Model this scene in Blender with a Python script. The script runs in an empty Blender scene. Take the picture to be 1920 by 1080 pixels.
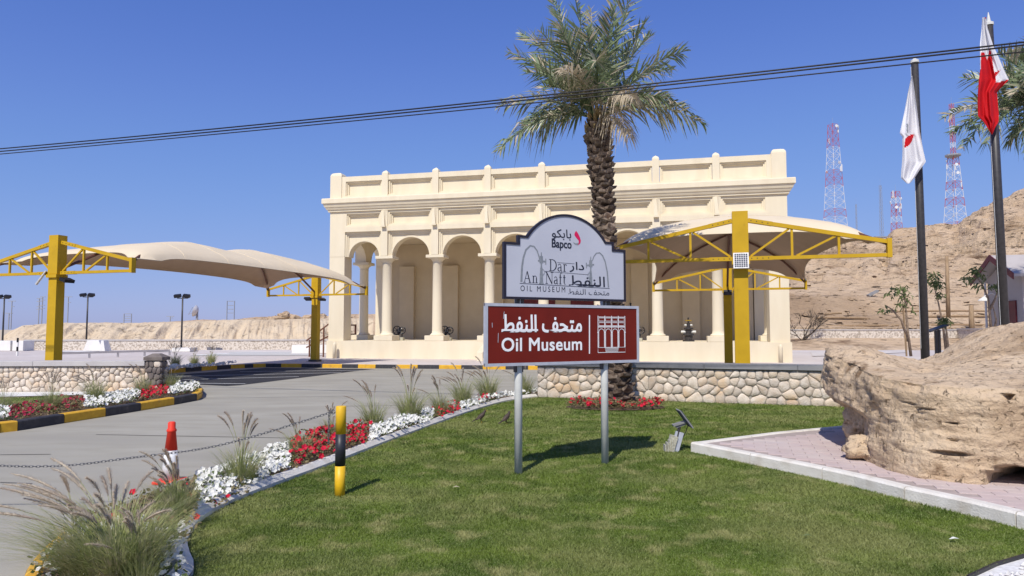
import bpy, bmesh, math, random
import numpy as np
from mathutils import Vector, Matrix, noise as mn
R = math.radians
random.seed(7); np.random.seed(7)
SC = bpy.context.scene
# ------------------------------------------------------------------ camera, sky, sun, exposure
F, EYE, PITCH = 1300.0, 1.7, math.atan(78/1300)
cam = bpy.data.cameras.new('camera'); camo = bpy.data.objects.new('camera', cam)
SC.collection.objects.link(camo); SC.camera = camo
camo.location = (0, 0, EYE); camo.rotation_euler = (R(90)+PITCH, 0, 0)
cam.sensor_width = 36; cam.lens = F/1920*36; cam.clip_start = .05; cam.clip_end = 8000
SUN_AZ, SUN_EL = R(19.5), R(50)          # shadows fall to azimuth 19.5 deg right of +Y
world = bpy.data.worlds.new('World'); SC.world = world; world.use_nodes = True
wn = world.node_tree; bg = wn.nodes['Background']
sky = wn.nodes.new('ShaderNodeTexSky'); sky.sky_type = 'NISHITA'; sky.sun_disc = False
sky.sun_elevation = SUN_EL; sky.sun_rotation = math.pi+SUN_AZ
sky.air_density = 1.0; sky.dust_density = .35; sky.ozone_density = 3.5; sky.altitude = 0
# grade of the whole sky towards the deep violet-blue of a dry desert noon
def vmath(op, src, val):
    n = wn.nodes.new('ShaderNodeVectorMath'); n.operation = op; wn.links.new(src, n.inputs[0]); n.inputs[1 if op == 'MULTIPLY' else 3].default_value = (val,)*3 if op == 'MULTIPLY' else val; return n.outputs[0]
cv = wn.nodes.new('ShaderNodeRGBCurve'); mp_ = cv.mapping; mp_.use_clip = False; mp_.extend = 'EXTRAPOLATED'
for ch_, pts_ in ((0, ((0, 0), (.115, .072), (.22, .150), (.62, .320), (1, .43))), (1, ((0, 0), (.255, .192), (.43, .31), (.80, .43), (1, .49))), (2, ((0, 0), (.25, .32), (.50, .60), (.72, .71), (1, .76)))):
    c_ = mp_.curves[ch_]; c_.points[0].location = pts_[0]; c_.points[1].location = pts_[-1]
    for q_ in pts_[1:-1]: c_.points.new(*q_)
mp_.update()
wn.links.new(vmath('MULTIPLY', sky.outputs[0], .125), cv.inputs['Color']); wn.links.new(vmath('MULTIPLY', cv.outputs[0], 8.0), bg.inputs[0])
bg.inputs[1].default_value = .125
sl = bpy.data.lights.new('sun', 'SUN'); sl.energy = 4.3; sl.angle = R(.5); sl.color = (1, .95, .86)
so = bpy.data.objects.new('sun', sl); SC.collection.objects.link(so)
sd = Vector((-math.sin(SUN_AZ)*math.cos(SUN_EL), -math.cos(SUN_AZ)*math.cos(SUN_EL), math.sin(SUN_EL)))
so.rotation_euler = sd.to_track_quat('Z', 'Y').to_euler(); so.location = (-5, -10, 20)
vs = SC.view_settings; vs.view_transform = 'Standard'; vs.look = 'None'; vs.gamma = 1; vs.exposure = .06
vs.use_curve_mapping = False
# ------------------------------------------------------------------ projection helpers
_F = Vector((0, math.cos(PITCH), math.sin(PITCH))); _U = Vector((0, -math.sin(PITCH), math.cos(PITCH)))
def ray(px, py): return _F + Vector((1, 0, 0))*((px-960)/F) + _U*((540-py)/F)
def P(px, py, Y):
    d = ray(px, py); return Vector((0, 0, EYE)) + d*(Y/d.y)
def G(px, py, z=0.0):
    d = ray(px, py); return Vector((0, 0, EYE)) + d*((z-EYE)/d.z)
# ------------------------------------------------------------------ materials
MATS = {}
def mat(name, c1, c2=None, scale=4, rough=.8, bump=0, bscale=30, detail=5, metal=0, c3=None, s3=.7, lo=.35, hi=.65, lo3=.5, hi3=.75,
        stretch=None, spec=.3, coord='G', trans=0, bdist=.02):
    m = bpy.data.materials.new(name); m.use_nodes = True; MATS[name] = m
    nt = m.node_tree; N = nt.nodes; L = nt.links; b = N['Principled BSDF']
    b.inputs['Roughness'].default_value = rough; b.inputs['Metallic'].default_value = metal
    b.inputs['Specular IOR Level'].default_value = spec
    if coord == 'G': src = N.new('ShaderNodeNewGeometry').outputs['Position']
    else: src = N.new('ShaderNodeTexCoord').outputs['Object']
    if stretch:
        mp = N.new('ShaderNodeMapping'); mp.inputs['Scale'].default_value = stretch; L.new(src, mp.inputs[0]); src2 = mp.outputs[0]
    else: src2 = src
    col = None
    def nz(sc, s, det=detail):
        n = N.new('ShaderNodeTexNoise'); n.inputs['Scale'].default_value = sc; n.inputs['Detail'].default_value = det; L.new(s, n.inputs['Vector']); return n.outputs['Fac']
    def mr(v, a, c):
        r = N.new('ShaderNodeMapRange'); r.inputs['From Min'].default_value = a; r.inputs['From Max'].default_value = c; L.new(v, r.inputs['Value']); return r.outputs[0]
    def mix(f, a, c):
        x = N.new('ShaderNodeMix'); x.data_type = 'RGBA'; L.new(f, x.inputs[0])
        for i, v in ((6, a), (7, c)):
            if isinstance(v, tuple): x.inputs[i].default_value = (*v, 1)
            else: L.new(v, x.inputs[i])
        return x.outputs[2]
    if c2 is None: b.inputs['Base Color'].default_value = (*c1, 1)
    else:
        col = mix(mr(nz(scale, src2), lo, hi), c1, c2)
        if c3: col = mix(mr(nz(s3, src2, 4), lo3, hi3), col, c3)
        L.new(col, b.inputs['Base Color'])
    if bump:
        bn = N.new('ShaderNodeBump'); bn.inputs['Strength'].default_value = bump; bn.inputs['Distance'].default_value = bdist
        L.new(nz(bscale, src2, 6), bn.inputs['Height']); L.new(bn.outputs[0], b.inputs['Normal'])
    if trans:
        t = N.new('ShaderNodeBsdfTranslucent'); ms = N.new('ShaderNodeMixShader'); ms.inputs[0].default_value = trans
        if col is not None: L.new(col, t.inputs[0])
        else: t.inputs[0].default_value = (*c1, 1)
        L.new(b.outputs[0], ms.inputs[1]); L.new(t.outputs[0], ms.inputs[2]); L.new(ms.outputs[0], N['Material Output'].inputs[0])
    return m
mat('sand', (.50, .40, .28), (.60, .50, .37), 1.5, .95, .4, 20, c3=(.44, .34, .235), s3=.2)
mat('soil', (.10, .065, .04), (.17, .12, .08), 20, .95, .6, 60)
mat('plaza', (.52, .455, .415), (.58, .515, .475), 2, .85, .1, 60, c3=(.66, .61, .57), s3=.12)
mat('pavement_light', (.52, .47, .43), (.60, .55, .51), 1.2, .85, .1, 50, c3=(.66, .61, .57), s3=.1)
mat('concrete', (.315, .293, .238), (.385, .362, .300), 1.6, .85, .25, 90, c3=(.275, .255, .212), s3=.8, lo3=.46, hi3=.8, stretch=(.5, 1.3, 1))
mat('joint', (.10, .095, .09), rough=.9)
mat('asphalt', (.026, .026, .03), (.042, .04, .044), 40, .85, .4, 150, c3=(.022, .022, .025), s3=.6)
mat('road_white', (.72, .72, .70), (.58, .57, .55), 12, .7)
mat('yellow_kerb', (.74, .43, .035), (.63, .34, .03), 9, .6, .2, 50, c3=(.40, .24, .07), s3=5, lo3=.6, hi3=.82)
mat('black_kerb', (.035, .035, .042), (.055, .053, .058), 9, .6, .2, 50, c3=(.12, .11, .10), s3=5, lo3=.6, hi3=.85)
mat('white_kerb', (.72, .685, .62), (.65, .61, .54), 6, .75, .35, 60, c3=(.50, .44, .36), s3=3.5, lo3=.55, hi3=.8)
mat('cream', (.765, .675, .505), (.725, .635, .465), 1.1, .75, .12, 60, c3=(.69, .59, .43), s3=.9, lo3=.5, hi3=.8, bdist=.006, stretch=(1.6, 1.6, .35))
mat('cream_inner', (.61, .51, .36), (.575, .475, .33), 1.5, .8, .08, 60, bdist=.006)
mat('yellow_steel', (.56, .345, .014), (.50, .305, .012), 3, .5, .04, 80, spec=.25, c3=(.40, .24, .02), s3=6, lo3=.66, hi3=.85, coord='O')
mat('brown_steel', (.16, .065, .04), (.12, .05, .03), 8, .6)
mat('fabric_shaded_side', (.52, .375, .25), (.48, .34, .225), 1.2, .9, .04, 300)  # browner copy of the fabric; shade of the underside is put into its colour
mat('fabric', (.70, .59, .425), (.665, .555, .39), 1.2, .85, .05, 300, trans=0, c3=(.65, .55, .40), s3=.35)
mat('bollard_yellow', (.78, .47, .015), (.70, .41, .015), 9, .45, spec=.4)
mat('bollard_black', (.018, .018, .024), (.03, .03, .036), 9, .45, spec=.4)
mat('dark_metal', (.03, .027, .027), (.045, .04, .04), 10, .45, spec=.5)
mat('black', (.015, .015, .018), rough=.4)
mat('silver', (.46, .48, .54), (.40, .42, .48), 12, .5)
mat('post_grey', (.58, .58, .55), (.66, .66, .62), 8, .5, .05, 60, coord='O')
mat('sign_brown', (.165, .014, .007), (.14, .012, .006), 3, .5, spec=.22)
mat('sign_white', (.50, .515, .58), (.465, .48, .545), 2.5, .5, spec=.25)
mat('sign_edge', (.02, .018, .03), rough=.4)
mat('letter_white', (.85, .85, .86), rough=.5)
mat('letter_dark', (.018, .022, .04), rough=.5)
mat('print_grey', (.20, .22, .25), (.26, .28, .30), 30, rough=.5)
mat('magenta', (.62, .012, .09), rough=.45)
mat('panel_blue', (.05, .055, .085), (.07, .08, .12), 20, .6, spec=.15)
mat('palm_leaf', (.105, .15, .065), (.235, .29, .15), 7, .42, 0, spec=.55, trans=.18, c3=(.40, .36, .24), s3=.9, lo3=.54, hi3=.70)
mat('palm_dry', (.58, .49, .36), (.44, .37, .26), 8, .7, 0, trans=.25)
mat('palm_boot', (.20, .14, .10), (.40, .32, .25), 14, .95, .8, 60, c3=(.06, .04, .03), s3=5, lo3=.5, hi3=.7)
mat('palm_core', (.075, .05, .035), (.14, .10, .07), 20, .95, .8, 50)
mat('boot_tip', (.40, .28, .13), (.30, .22, .10), 10, .9, .5, 40)
mat('blade', (.25, .30, .095), (.40, .42, .17), 6, .6, 0, trans=.35, c3=(.56, .50, .31), s3=9, lo3=.48, hi3=.66)
mat('plume', (.70, .61, .48), (.56, .46, .37), 5, .9, 0, trans=.5, c3=(.78, .70, .56), s3=3)
mat('flower_white', (.84, .83, .79), (.76, .76, .70), 30, .7, 0, trans=.2)
mat('flower_red', (.66, .012, .028), (.52, .008, .05), 30, .6, 0, trans=.2)
mat('flower_dull', (.42, .015, .04), (.30, .02, .07), 30, .6, 0, trans=.2)
mat('flower_pink', (.70, .10, .12), rough=.6, trans=.2)
mat('leaf', (.09, .13, .04), (.19, .22, .09), 14, .6, 0, trans=.2)
mat('leaf_dry', (.27, .19, .10), (.15, .15, .06), 14, .7, 0, trans=.2)
mat('stone', (.66, .60, .53), (.54, .47, .39), 9, .9, .9, 38, c3=(.60, .46, .32), s3=2.2, lo3=.52, hi3=.68, bdist=.018)
mat('mortar', (.40, .36, .31), (.31, .28, .24), 14, .95, .5, 70)
mat('coping', (.235, .235, .24), (.29, .285, .28), 3, .7, .2, 80, c3=(.20, .20, .205), s3=6)
mat('coping_light', (.46, .43, .42), (.52, .49, .47), 3, .7, .2, 80)
mat('pier_dark', (.14, .115, .105), (.20, .17, .15), 6, .85, .5, 50)
mat('flag_white', (.82, .82, .84), (.76, .76, .80), 3, .8, 0, trans=.22)
mat('flag_red', (.62, .006, .012), (.52, .005, .012), 3, .75, 0, trans=.2)
mat('cone_red', (.80, .05, .025), rough=.5); mat('cone_white', (.78, .78, .78), (.62, .61, .60), 20, .5)
mat('chain', (.16, .16, .17), rough=.55, metal=.4)
mat('maroon', (.16, .025, .03), (.12, .02, .025), 4, .5)
mat('house_grey', (.46, .42, .40), (.42, .38, .36), 2, .85, .2, 60)
mat('tower_red', (.50, .07, .055), rough=.6); mat('tower_white', (.72, .72, .72), rough=.6); mat('tower_grey', (.30, .31, .34), rough=.6)
mat('wood', (.36, .25, .15), (.26, .175, .10), 12, .9, .6, 40, stretch=(1, 1, .2))
mat('bark', (.30, .225, .165), (.20, .14, .10), 20, .9, .6, 50)
mat('dry_twig', (.10, .08, .06), (.06, .048, .038), 12, .9)
mat('bird', (.045, .032, .028), (.08, .055, .04), 20, .6); mat('bird_yellow', (.7, .45, .05), rough=.5)
mat('lamp_cream', (.52, .50, .40), (.36, .34, .27), 30, .7, .5, 60)
mat('gravel', (.75, .74, .71), (.58, .56, .53), 25, .85)
mat('white_concrete', (.78, .76, .73), (.71, .69, .66), 2, .8, .2, 40)
mat('stone_far', (.66, .59, .51), (.40, .34, .28), 7.5, .95, 1.0, 8, lo=.46, hi=.60, bdist=.05, detail=2)
mat('paver', (.49, .40, .375), (.54, .45, .42), 3, .85, .35, 70, c3=(.55, .48, .44), s3=1.1)
mat('paver_joint', (.40, .33, .30), (.34, .28, .25), 10, .95)
mat('glass_dark', (.02, .02, .025), rough=.1, spec=.8)

def per_object(m, cols):
    nt = m.node_tree; N = nt.nodes; L = nt.links; b = N['Principled BSDF']; src = b.inputs['Base Color'].links[0].from_socket
    oi = N.new('ShaderNodeObjectInfo'); cr = N.new('ShaderNodeValToRGB'); e = cr.color_ramp.elements; cr.color_ramp.interpolation = 'LINEAR'
    while len(e) < len(cols): e.new(.5)
    for i, c in enumerate(cols): e[i].position = i/(len(cols)-1); e[i].color = (*c, 1)
    x = N.new('ShaderNodeMix'); x.data_type = 'RGBA'; x.blend_type = 'MULTIPLY'; x.inputs[0].default_value = 1
    L.new(oi.outputs['Random'], cr.inputs[0]); L.new(src, x.inputs[6]); L.new(cr.outputs[0], x.inputs[7]); L.new(x.outputs[2], b.inputs['Base Color'])
per_object(MATS['stone'], [(1.15, 1.12, 1.08), (.92, .90, .88), (1.15, 1.06, .94), (1.10, 1.08, 1.05), (.86, .80, .74), (1.18, 1.16, 1.13), (1.08, .97, .85)])
per_object(MATS['paver'], [(1.03, 1.02, 1.0), (.96, .95, .95), (1.02, .98, .97), (.98, .98, 1.0)])
per_object(MATS['palm_boot'], [(.6, .57, .55), (.9, .88, .85), (.42, .39, .37), (1.25, 1.2, 1.15)])
def grass_mat():
    m = bpy.data.materials.new('grass'); m.use_nodes = True; MATS['grass'] = m
    nt = m.node_tree; N = nt.nodes; L = nt.links; b = N['Principled BSDF']; b.inputs['Roughness'].default_value = .6
    b.inputs['Specular IOR Level'].default_value = .25
    g = N.new('ShaderNodeNewGeometry').outputs['Position']
    def nz(sc, det, st=(1, 1, 1)):
        mp = N.new('ShaderNodeMapping'); mp.inputs['Scale'].default_value = st; L.new(g, mp.inputs[0])
        n = N.new('ShaderNodeTexNoise'); n.inputs['Scale'].default_value = sc; n.inputs['Detail'].default_value = det; L.new(mp.outputs[0], n.inputs['Vector']); return n.outputs['Fac']
    def mr(v, a, c):
        r = N.new('ShaderNodeMapRange'); r.inputs['From Min'].default_value = a; r.inputs['From Max'].default_value = c; L.new(v, r.inputs['Value']); return r.outputs[0]
    def mix(f, a, c):
        x = N.new('ShaderNodeMix'); x.data_type = 'RGBA'; L.new(f, x.inputs[0])
        for i, v in ((6, a), (7, c)):
            if isinstance(v, tuple): x.inputs[i].default_value = (*v, 1)
            else: L.new(v, x.inputs[i])
        return x.outputs[2]
    c = mix(mr(nz(1.1, 6, (1, 1.6, 1)), .38, .62), (.075, .13, .011), (.15, .215, .024))
    c = mix(mr(nz(3.2, 5), .52, .68), c, (.34, .33, .13))
    c = mix(mr(nz(.55, 3), .48, .66), c, (.25, .27, .085))
    c = mix(mr(nz(110, 1), .5, .8), c, (.40, .42, .19))
    c = mix(mr(nz(70, 1), .55, .8), c, (.05, .075, .01))
    L.new(c, b.inputs['Base Color'])
    t = N.new('ShaderNodeBsdfTranslucent'); L.new(c, t.inputs[0]); ms = N.new('ShaderNodeMixShader'); ms.inputs[0].default_value = .18
    L.new(b.outputs[0], ms.inputs[1]); L.new(t.outputs[0], ms.inputs[2]); L.new(ms.outputs[0], N['Material Output'].inputs[0])
grass_mat()
def rock_mat(name, base, dark, pale, sc, pitscale, zst, bd, streak=0.):
    m = bpy.data.materials.new(name); m.use_nodes = True; MATS[name] = m
    nt = m.node_tree; N = nt.nodes; L = nt.links; b = N['Principled BSDF']; b.inputs['Roughness'].default_value = .95
    b.inputs['Specular IOR Level'].default_value = .1
    g = N.new('ShaderNodeNewGeometry').outputs['Position']
    def mp(st):
        q = N.new('ShaderNodeMapping'); q.inputs['Scale'].default_value = st; L.new(g, q.inputs[0]); return q.outputs[0]
    def nz(s, scl, det=8, ro=.55, dist=0):
        n = N.new('ShaderNodeTexNoise'); n.inputs['Scale'].default_value = scl; n.inputs['Detail'].default_value = det; n.inputs['Roughness'].default_value = ro
        n.inputs['Distortion'].default_value = dist; L.new(s, n.inputs['Vector']); return n.outputs['Fac']
    def mr(v, a, c, o0=0, o1=1):
        r = N.new('ShaderNodeMapRange'); r.inputs['From Min'].default_value = a; r.inputs['From Max'].default_value = c; r.inputs['To Min'].default_value = o0; r.inputs['To Max'].default_value = o1
        L.new(v, r.inputs['Value']); return r.outputs[0]
    def mix(f, a, c):
        x = N.new('ShaderNodeMix'); x.data_type = 'RGBA'; L.new(f, x.inputs[0])
        for i, v in ((6, a), (7, c)):
            if isinstance(v, tuple): x.inputs[i].default_value = (*v, 1)
            else: L.new(v, x.inputs[i])
        return x.outputs[2]
    s0 = mp((1, 1, 1)); s1 = mp((1, 1, zst))
    c = mix(mr(nz(s0, sc, 8), .35, .65), base, pale)
    c = mix(mr(nz(s1, sc*1.7, 8, .6), .56, .70), c, dark)
    c = mix(mr(nz(s0, sc*.35, 3), .55, .7), c, tuple(.5*(x+y) for x, y in zip(base, dark)))
    pit = mr(nz(s1, pitscale, 5, .7, .6), .60, .68)
    c = mix(mr(pit, 0, 1, 0, .8), c, dark)
    L.new(c, b.inputs['Base Color'])
    ma = N.new('ShaderNodeMath'); ma.operation = 'SUBTRACT'; L.new(nz(s1, sc*5, 9, .65), ma.inputs[0])
    mm = N.new('ShaderNodeMath'); mm.operation = 'MULTIPLY'; mm.inputs[1].default_value = .55; L.new(pit, mm.inputs[0]); L.new(mm.outputs[0], ma.inputs[1])
    bn = N.new('ShaderNodeBump'); bn.inputs['Strength'].default_value = 1; bn.inputs['Distance'].default_value = bd
    L.new(ma.outputs[0], bn.inputs['Height']); L.new(bn.outputs[0], b.inputs['Normal'])
rock_mat('boulder', (.62, .455, .295), (.26, .17, .10), (.70, .54, .37), 2.2, 13, 1.0, .075)
rock_mat('hill', (.575, .415, .27), (.22, .14, .085), (.66, .50, .345), .14, .50, 4.5, .8)
rock_mat('embank', (.60, .475, .325), (.47, .355, .235), (.66, .54, .39), .25, .8, .5, .25)
M = MATS
# ------------------------------------------------------------------ mesh builder
class MB:
    def __init__(s): s.v = []; s.f = []; s.m = []
    def add(s, vs_, fs, mi=0):
        o = len(s.v); s.v += [tuple(v) for v in vs_]; s.f += [tuple(i+o for i in f) for f in fs]; s.m += [mi]*len(fs); return s
    def box(s, x0, x1, y0, y1, z0, z1, mi=0):
        return s.add([(x0, y0, z0), (x1, y0, z0), (x1, y1, z0), (x0, y1, z0), (x0, y0, z1), (x1, y0, z1), (x1, y1, z1), (x0, y1, z1)],
                     [(0, 3, 2, 1), (4, 5, 6, 7), (0, 1, 5, 4), (1, 2, 6, 5), (2, 3, 7, 6), (3, 0, 4, 7)], mi)
    def bevbox(s, x0, x1, y0, y1, z0, z1, b=.01, mi=0):
        # box with chamfered vertical and top edges
        def ring(z, d): return [(x0+d, y0, z), (x1-d, y0, z), (x1, y0+d, z), (x1, y1-d, z), (x1-d, y1, z), (x0+d, y1, z), (x0, y1-d, z), (x0, y0+d, z)]
        def rin(z, d): return [(x0+d+b, y0+b, z), (x1-d-b, y0+b, z), (x1-b, y0+d+b, z), (x1-b, y1-d-b, z), (x1-d-b, y1-b, z), (x0+d+b, y1-b, z), (x0+b, y1-d-b, z), (x0+b, y0+d+b, z)]
        v = rin(z0, b) + ring(z0+b, b) + ring(z1-b, b) + rin(z1, b)
        f = [tuple(range(7, -1, -1))]
        for k in range(3):
            for i in range(8): j = (i+1) % 8; f.append((k*8+i, k*8+j, k*8+8+j, k*8+8+i))
        f.append(tuple(range(24, 32)))
        return s.add(v, f, mi)
    def beam(s, a, b, w, h, mi=0, up=(0, 0, 1)):
        a = Vector(a); b = Vector(b); d = (b-a).normalized(); u = Vector(up)
        if abs(d.dot(u)) > .98: u = Vector((0, 1, 0))
        r = d.cross(u).normalized(); u = r.cross(d).normalized()
        v = [q + r*sx*w/2 + u*sz*h/2 for q in (a, b) for sx, sz in ((-1, -1), (1, -1), (1, 1), (-1, 1))]
        return s.add(v, [(3, 2, 1, 0), (4, 5, 6, 7), (0, 1, 5, 4), (1, 2, 6, 5), (2, 3, 7, 6), (3, 0, 4, 7)], mi)
    def tube(s, pts, rad, n=8, mi=0, caps=True):
        pts = [Vector(p) for p in pts]
        if not hasattr(rad, '__len__'): rad = [rad]*len(pts)
        prev = None; vs_ = []
        for i, p in enumerate(pts):
            d = (pts[min(i+1, len(pts)-1)] - pts[max(i-1, 0)]).normalized()
            if prev is None:
                u = Vector((0, 0, 1)) if abs(d.z) < .9 else Vector((1, 0, 0)); r = d.cross(u).normalized()
            else: r = (prev - d*prev.dot(d)).normalized()
            prev = r; u = r.cross(d)
            for k in range(n):
                a = 2*math.pi*k/n; vs_.append(p + (r*math.cos(a)+u*math.sin(a))*rad[i])
        fs = []
        for i in range(len(pts)-1):
            for k in range(n): j = (k+1) % n; fs.append((i*n+k, i*n+j, i*n+n+j, i*n+n+k))
        if caps: fs.append(tuple(range(n-1, -1, -1))); fs.append(tuple((len(pts)-1)*n+k for k in range(n)))
        return s.add(vs_, fs, mi)
    def lathe(s, prof, n=24, c=(0, 0), mi=0, caps=True):
        vs_ = []; fs = []
        for r, z in prof:
            for k in range(n): a = 2*math.pi*k/n; vs_.append((c[0]+r*math.cos(a), c[1]+r*math.sin(a), z))
        for i in range(len(prof)-1):
            for k in range(n): j = (k+1) % n; fs.append((i*n+k, i*n+j, i*n+n+j, i*n+n+k))
        if caps: fs.append(tuple(range(n-1, -1, -1))); fs.append(tuple((len(prof)-1)*n+k for k in range(n)))
        return s.add(vs_, fs, mi)
    def prism(s, pts, y0, y1, mi=0):      # pts (x,z), counter-clockwise seen from -y; extruded along y
        n = len(pts); v = [(x, y0, z) for x, z in pts] + [(x, y1, z) for x, z in pts]
        f = [tuple(range(n)), tuple(range(2*n-1, n-1, -1))] + [(i, i+n, (i+1) % n+n, (i+1) % n) for i in range(n)]
        return s.add(v, f, mi)
    def hprism(s, pts, z0, z1, mi=0):      # pts (x,y) extruded along z
        n = len(pts); v = [(p[0], p[1], z0) for p in pts] + [(p[0], p[1], z1) for p in pts]
        f = [tuple(range(n-1, -1, -1)), tuple(range(n, 2*n))] + [(i, (i+1) % n, (i+1) % n+n, i+n) for i in range(n)]
        return s.add(v, f, mi)
    def grid(s, fn, nu, nv, mi=0, wrap=False):
        o = [fn(i/nu, j/nv) for i in range(nu+1) for j in range(nv+1)]
        f = [(i*(nv+1)+j, (i+1)*(nv+1)+j, (i+1)*(nv+1)+j+1, i*(nv+1)+j+1) for i in range(nu) for j in range(nv)]
        return s.add(o, f, mi)
    def mesh(s, name, mats, smooth=False):
        me = bpy.data.meshes.new(name); me.from_pydata(s.v, [], s.f)
        mats = mats if isinstance(mats, (list, tuple)) else [mats]
        for q in mats: me.materials.append(M[q])
        if len(mats) > 1: me.polygons.foreach_set('material_index', s.m)
        if smooth: me.polygons.foreach_set('use_smooth', [True]*len(me.polygons))
        me.update(); return me
    def build(s, name, mats, parent=None, smooth=False): return link(name, s.mesh(name, mats, smooth), parent)
def link(name, me, parent=None, loc=None, rot=None):
    o = bpy.data.objects.new(name, me); SC.collection.objects.link(o)
    if parent is not None: o.parent = parent
    if loc is not None: o.location = loc
    if rot is not None: o.rotation_euler = rot
    return o
def tag(o, label=None, cat=None, group=None, kind=None):
    if label: o['label'] = label
    if cat: o['category'] = cat
    if group: o['group'] = group
    if kind: o['kind'] = kind
    return o
def thing(name, loc, rz, label, cat, group=None, kind=None):
    o = bpy.data.objects.new(name, None); SC.collection.objects.link(o); o.location = loc; o.rotation_euler = (0, 0, rz); o.empty_display_size = .2
    return tag(o, label, cat, group, kind)
def copy_tree(o, parent=None):
    kids = [c for c in o.children]; c = o.copy(); SC.collection.objects.link(c); c.parent = parent
    if parent is not None: c.matrix_parent_inverse = o.matrix_parent_inverse
    for k in kids: copy_tree(k, c)
    return c
def poly_mesh(name, pts, z, m, parent=None, kind='structure', label=None):
    mb = MB(); mb.add([(p[0], p[1], z) for p in pts], [tuple(range(len(pts)))]); o = mb.build(name, m, parent)
    me = o.data
    if me.polygons[0].normal.z < 0: me.flip_normals()
    if kind: o['kind'] = kind
    if label: o['label'] = label
    return o
def clip(poly, a, b, c):      # keep a*x+b*y<=c
    out = []
    for i in range(len(poly)):
        p, q = poly[i], poly[(i+1) % len(poly)]; dp, dq = a*p[0]+b*p[1]-c, a*q[0]+b*q[1]-c
        if dp <= 0: out.append(p)
        if (dp < 0) != (dq < 0): t = dp/(dp-dq); out.append((p[0]+(q[0]-p[0])*t, p[1]+(q[1]-p[1])*t))
    return out
def voronoi(w, h, sx, sz, seed, jit=.42):
    rnd = random.Random(seed); nz_ = max(1, round(h/sz)); pts = []
    for j in range(nz_):
        s_ = sx*(1.25 if j == 0 else .8 if j == nz_-1 else 1); nx = max(1, round(w/s_))
        for i in range(nx): pts.append(((i+.5+(.25 if j % 2 else -.25)+rnd.uniform(-jit, jit))*w/nx, (j+.5+rnd.uniform(-jit*.8, jit*.8))*h/nz_))
    pts = [p for p in pts if rnd.random() > .06]
    cells = []
    for i, (x, z) in enumerate(pts):
        poly = [(0, 0), (w, 0), (w, h), (0, h)]
        for k, (x2, z2) in enumerate(pts):
            if k == i or abs(x2-x) > 3*sx or abs(z2-z) > 3*sz: continue
            a, b = x2-x, z2-z; poly = clip(poly, a, b, (x2*x2+z2*z2-x*x-z*z)/2)
            if len(poly) < 3: break
        if len(poly) >= 3: cells.append(poly)
    return cells
def stone_mesh(poly, rnd, gap=.007, depth=.030):
    cx = sum(p[0] for p in poly)/len(poly); cz = sum(p[1] for p in poly)/len(poly)
    r = sum(math.hypot(p[0]-cx, p[1]-cz) for p in poly)/len(poly)
    q = []
    for i in range(len(poly)):      # Chaikin, round the corners
        a, b = poly[i], poly[(i+1) % len(poly)]
        if math.hypot(a[0]-b[0], a[1]-b[1]) < .012: continue
        q.append((a[0]*.78+b[0]*.22, a[1]*.78+b[1]*.22)); q.append((a[0]*.22+b[0]*.78, a[1]*.22+b[1]*.78))
    if len(q) < 3 or r < .03: return None
    def ring(s_, y, j=0): return [(cx+(x-cx)*s_, y+rnd.uniform(-j, j), cz+(z-cz)*s_) for x, z in q]
    s0 = max(.3, 1-gap/r); d = depth*rnd.uniform(.7, 1.25)
    v = ring(s0, .01) + ring(s0*.975, -d*.5, .003) + ring(s0*.84, -d*.95, .006) + [(cx, -d*1.08, cz)]
    n = len(q); f = []
    for k in range(2):
        for i in range(n): j = (i+1) % n; f.append((k*n+i, k*n+j, k*n+n+j, k*n+n+i))
    for i in range(n): f.append((2*n+i, 2*n+(i+1) % n, 3*n))
    me = bpy.data.meshes.new('stone'); me.from_pydata(v, [], f); me.materials.append(M['stone'])
    me.polygons.foreach_set('use_smooth', [True]*len(me.polygons)); return me
# ------------------------------------------------------------------ text (built-in font), converted to flat meshes
TXT = {}
def want(key, body, spacing=1.0):
    c = bpy.data.curves.new('t', 'FONT'); c.body = body; c.size = 1; c.resolution_u = 4; c.space_character = spacing
    o = bpy.data.objects.new('t', c); SC.collection.objects.link(o); TXT[key] = o
want('oil', 'Oil Museum', 1.05); want('mathaf', ''.join(map(chr, [65218, 65236, 65256, 65247, 65165, 32, 65234, 65188, 65176, 65251]))); want('babko', ''.join(map(chr, [65262, 65244, 65169, 65166, 65169]))); want('bapco', 'Bapco')
want('dar_ar', ''.join(map(chr, [65197, 65165, 65193]))); want('naft_ar', ''.join(map(chr, [65218, 65236, 65256, 65247, 65165]))); want('om', 'OIL MUSEUM', 1.5)
bpy.context.view_layer.update(); dg = bpy.context.evaluated_depsgraph_get()
for k, o in list(TXT.items()):
    me = bpy.data.meshes.new_from_object(o.evaluated_get(dg)); V = np.array([v.co[:2] for v in me.vertices]); Fc = [tuple(p.vertices) for p in me.polygons]
    mnv, mxv = V.min(0), V.max(0); TXT[k] = ((V-mnv)/(mxv-mnv), Fc); bpy.data.objects.remove(o)
def put_text(mb, key, x0, x1, z0, z1, y, bold=0, mi=0):
    V, Fc = TXT[key]
    for k, dx in enumerate((-bold, 0, bold) if bold else (0,)):
        for dz in ((-bold, bold) if bold else (0,)):
            y += -.00025 if bold else 0
            mb.add([(x0+v[0]*(x1-x0)+dx, y, z0+v[1]*(z1-z0)+dz) for v in V], Fc, mi)
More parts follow.
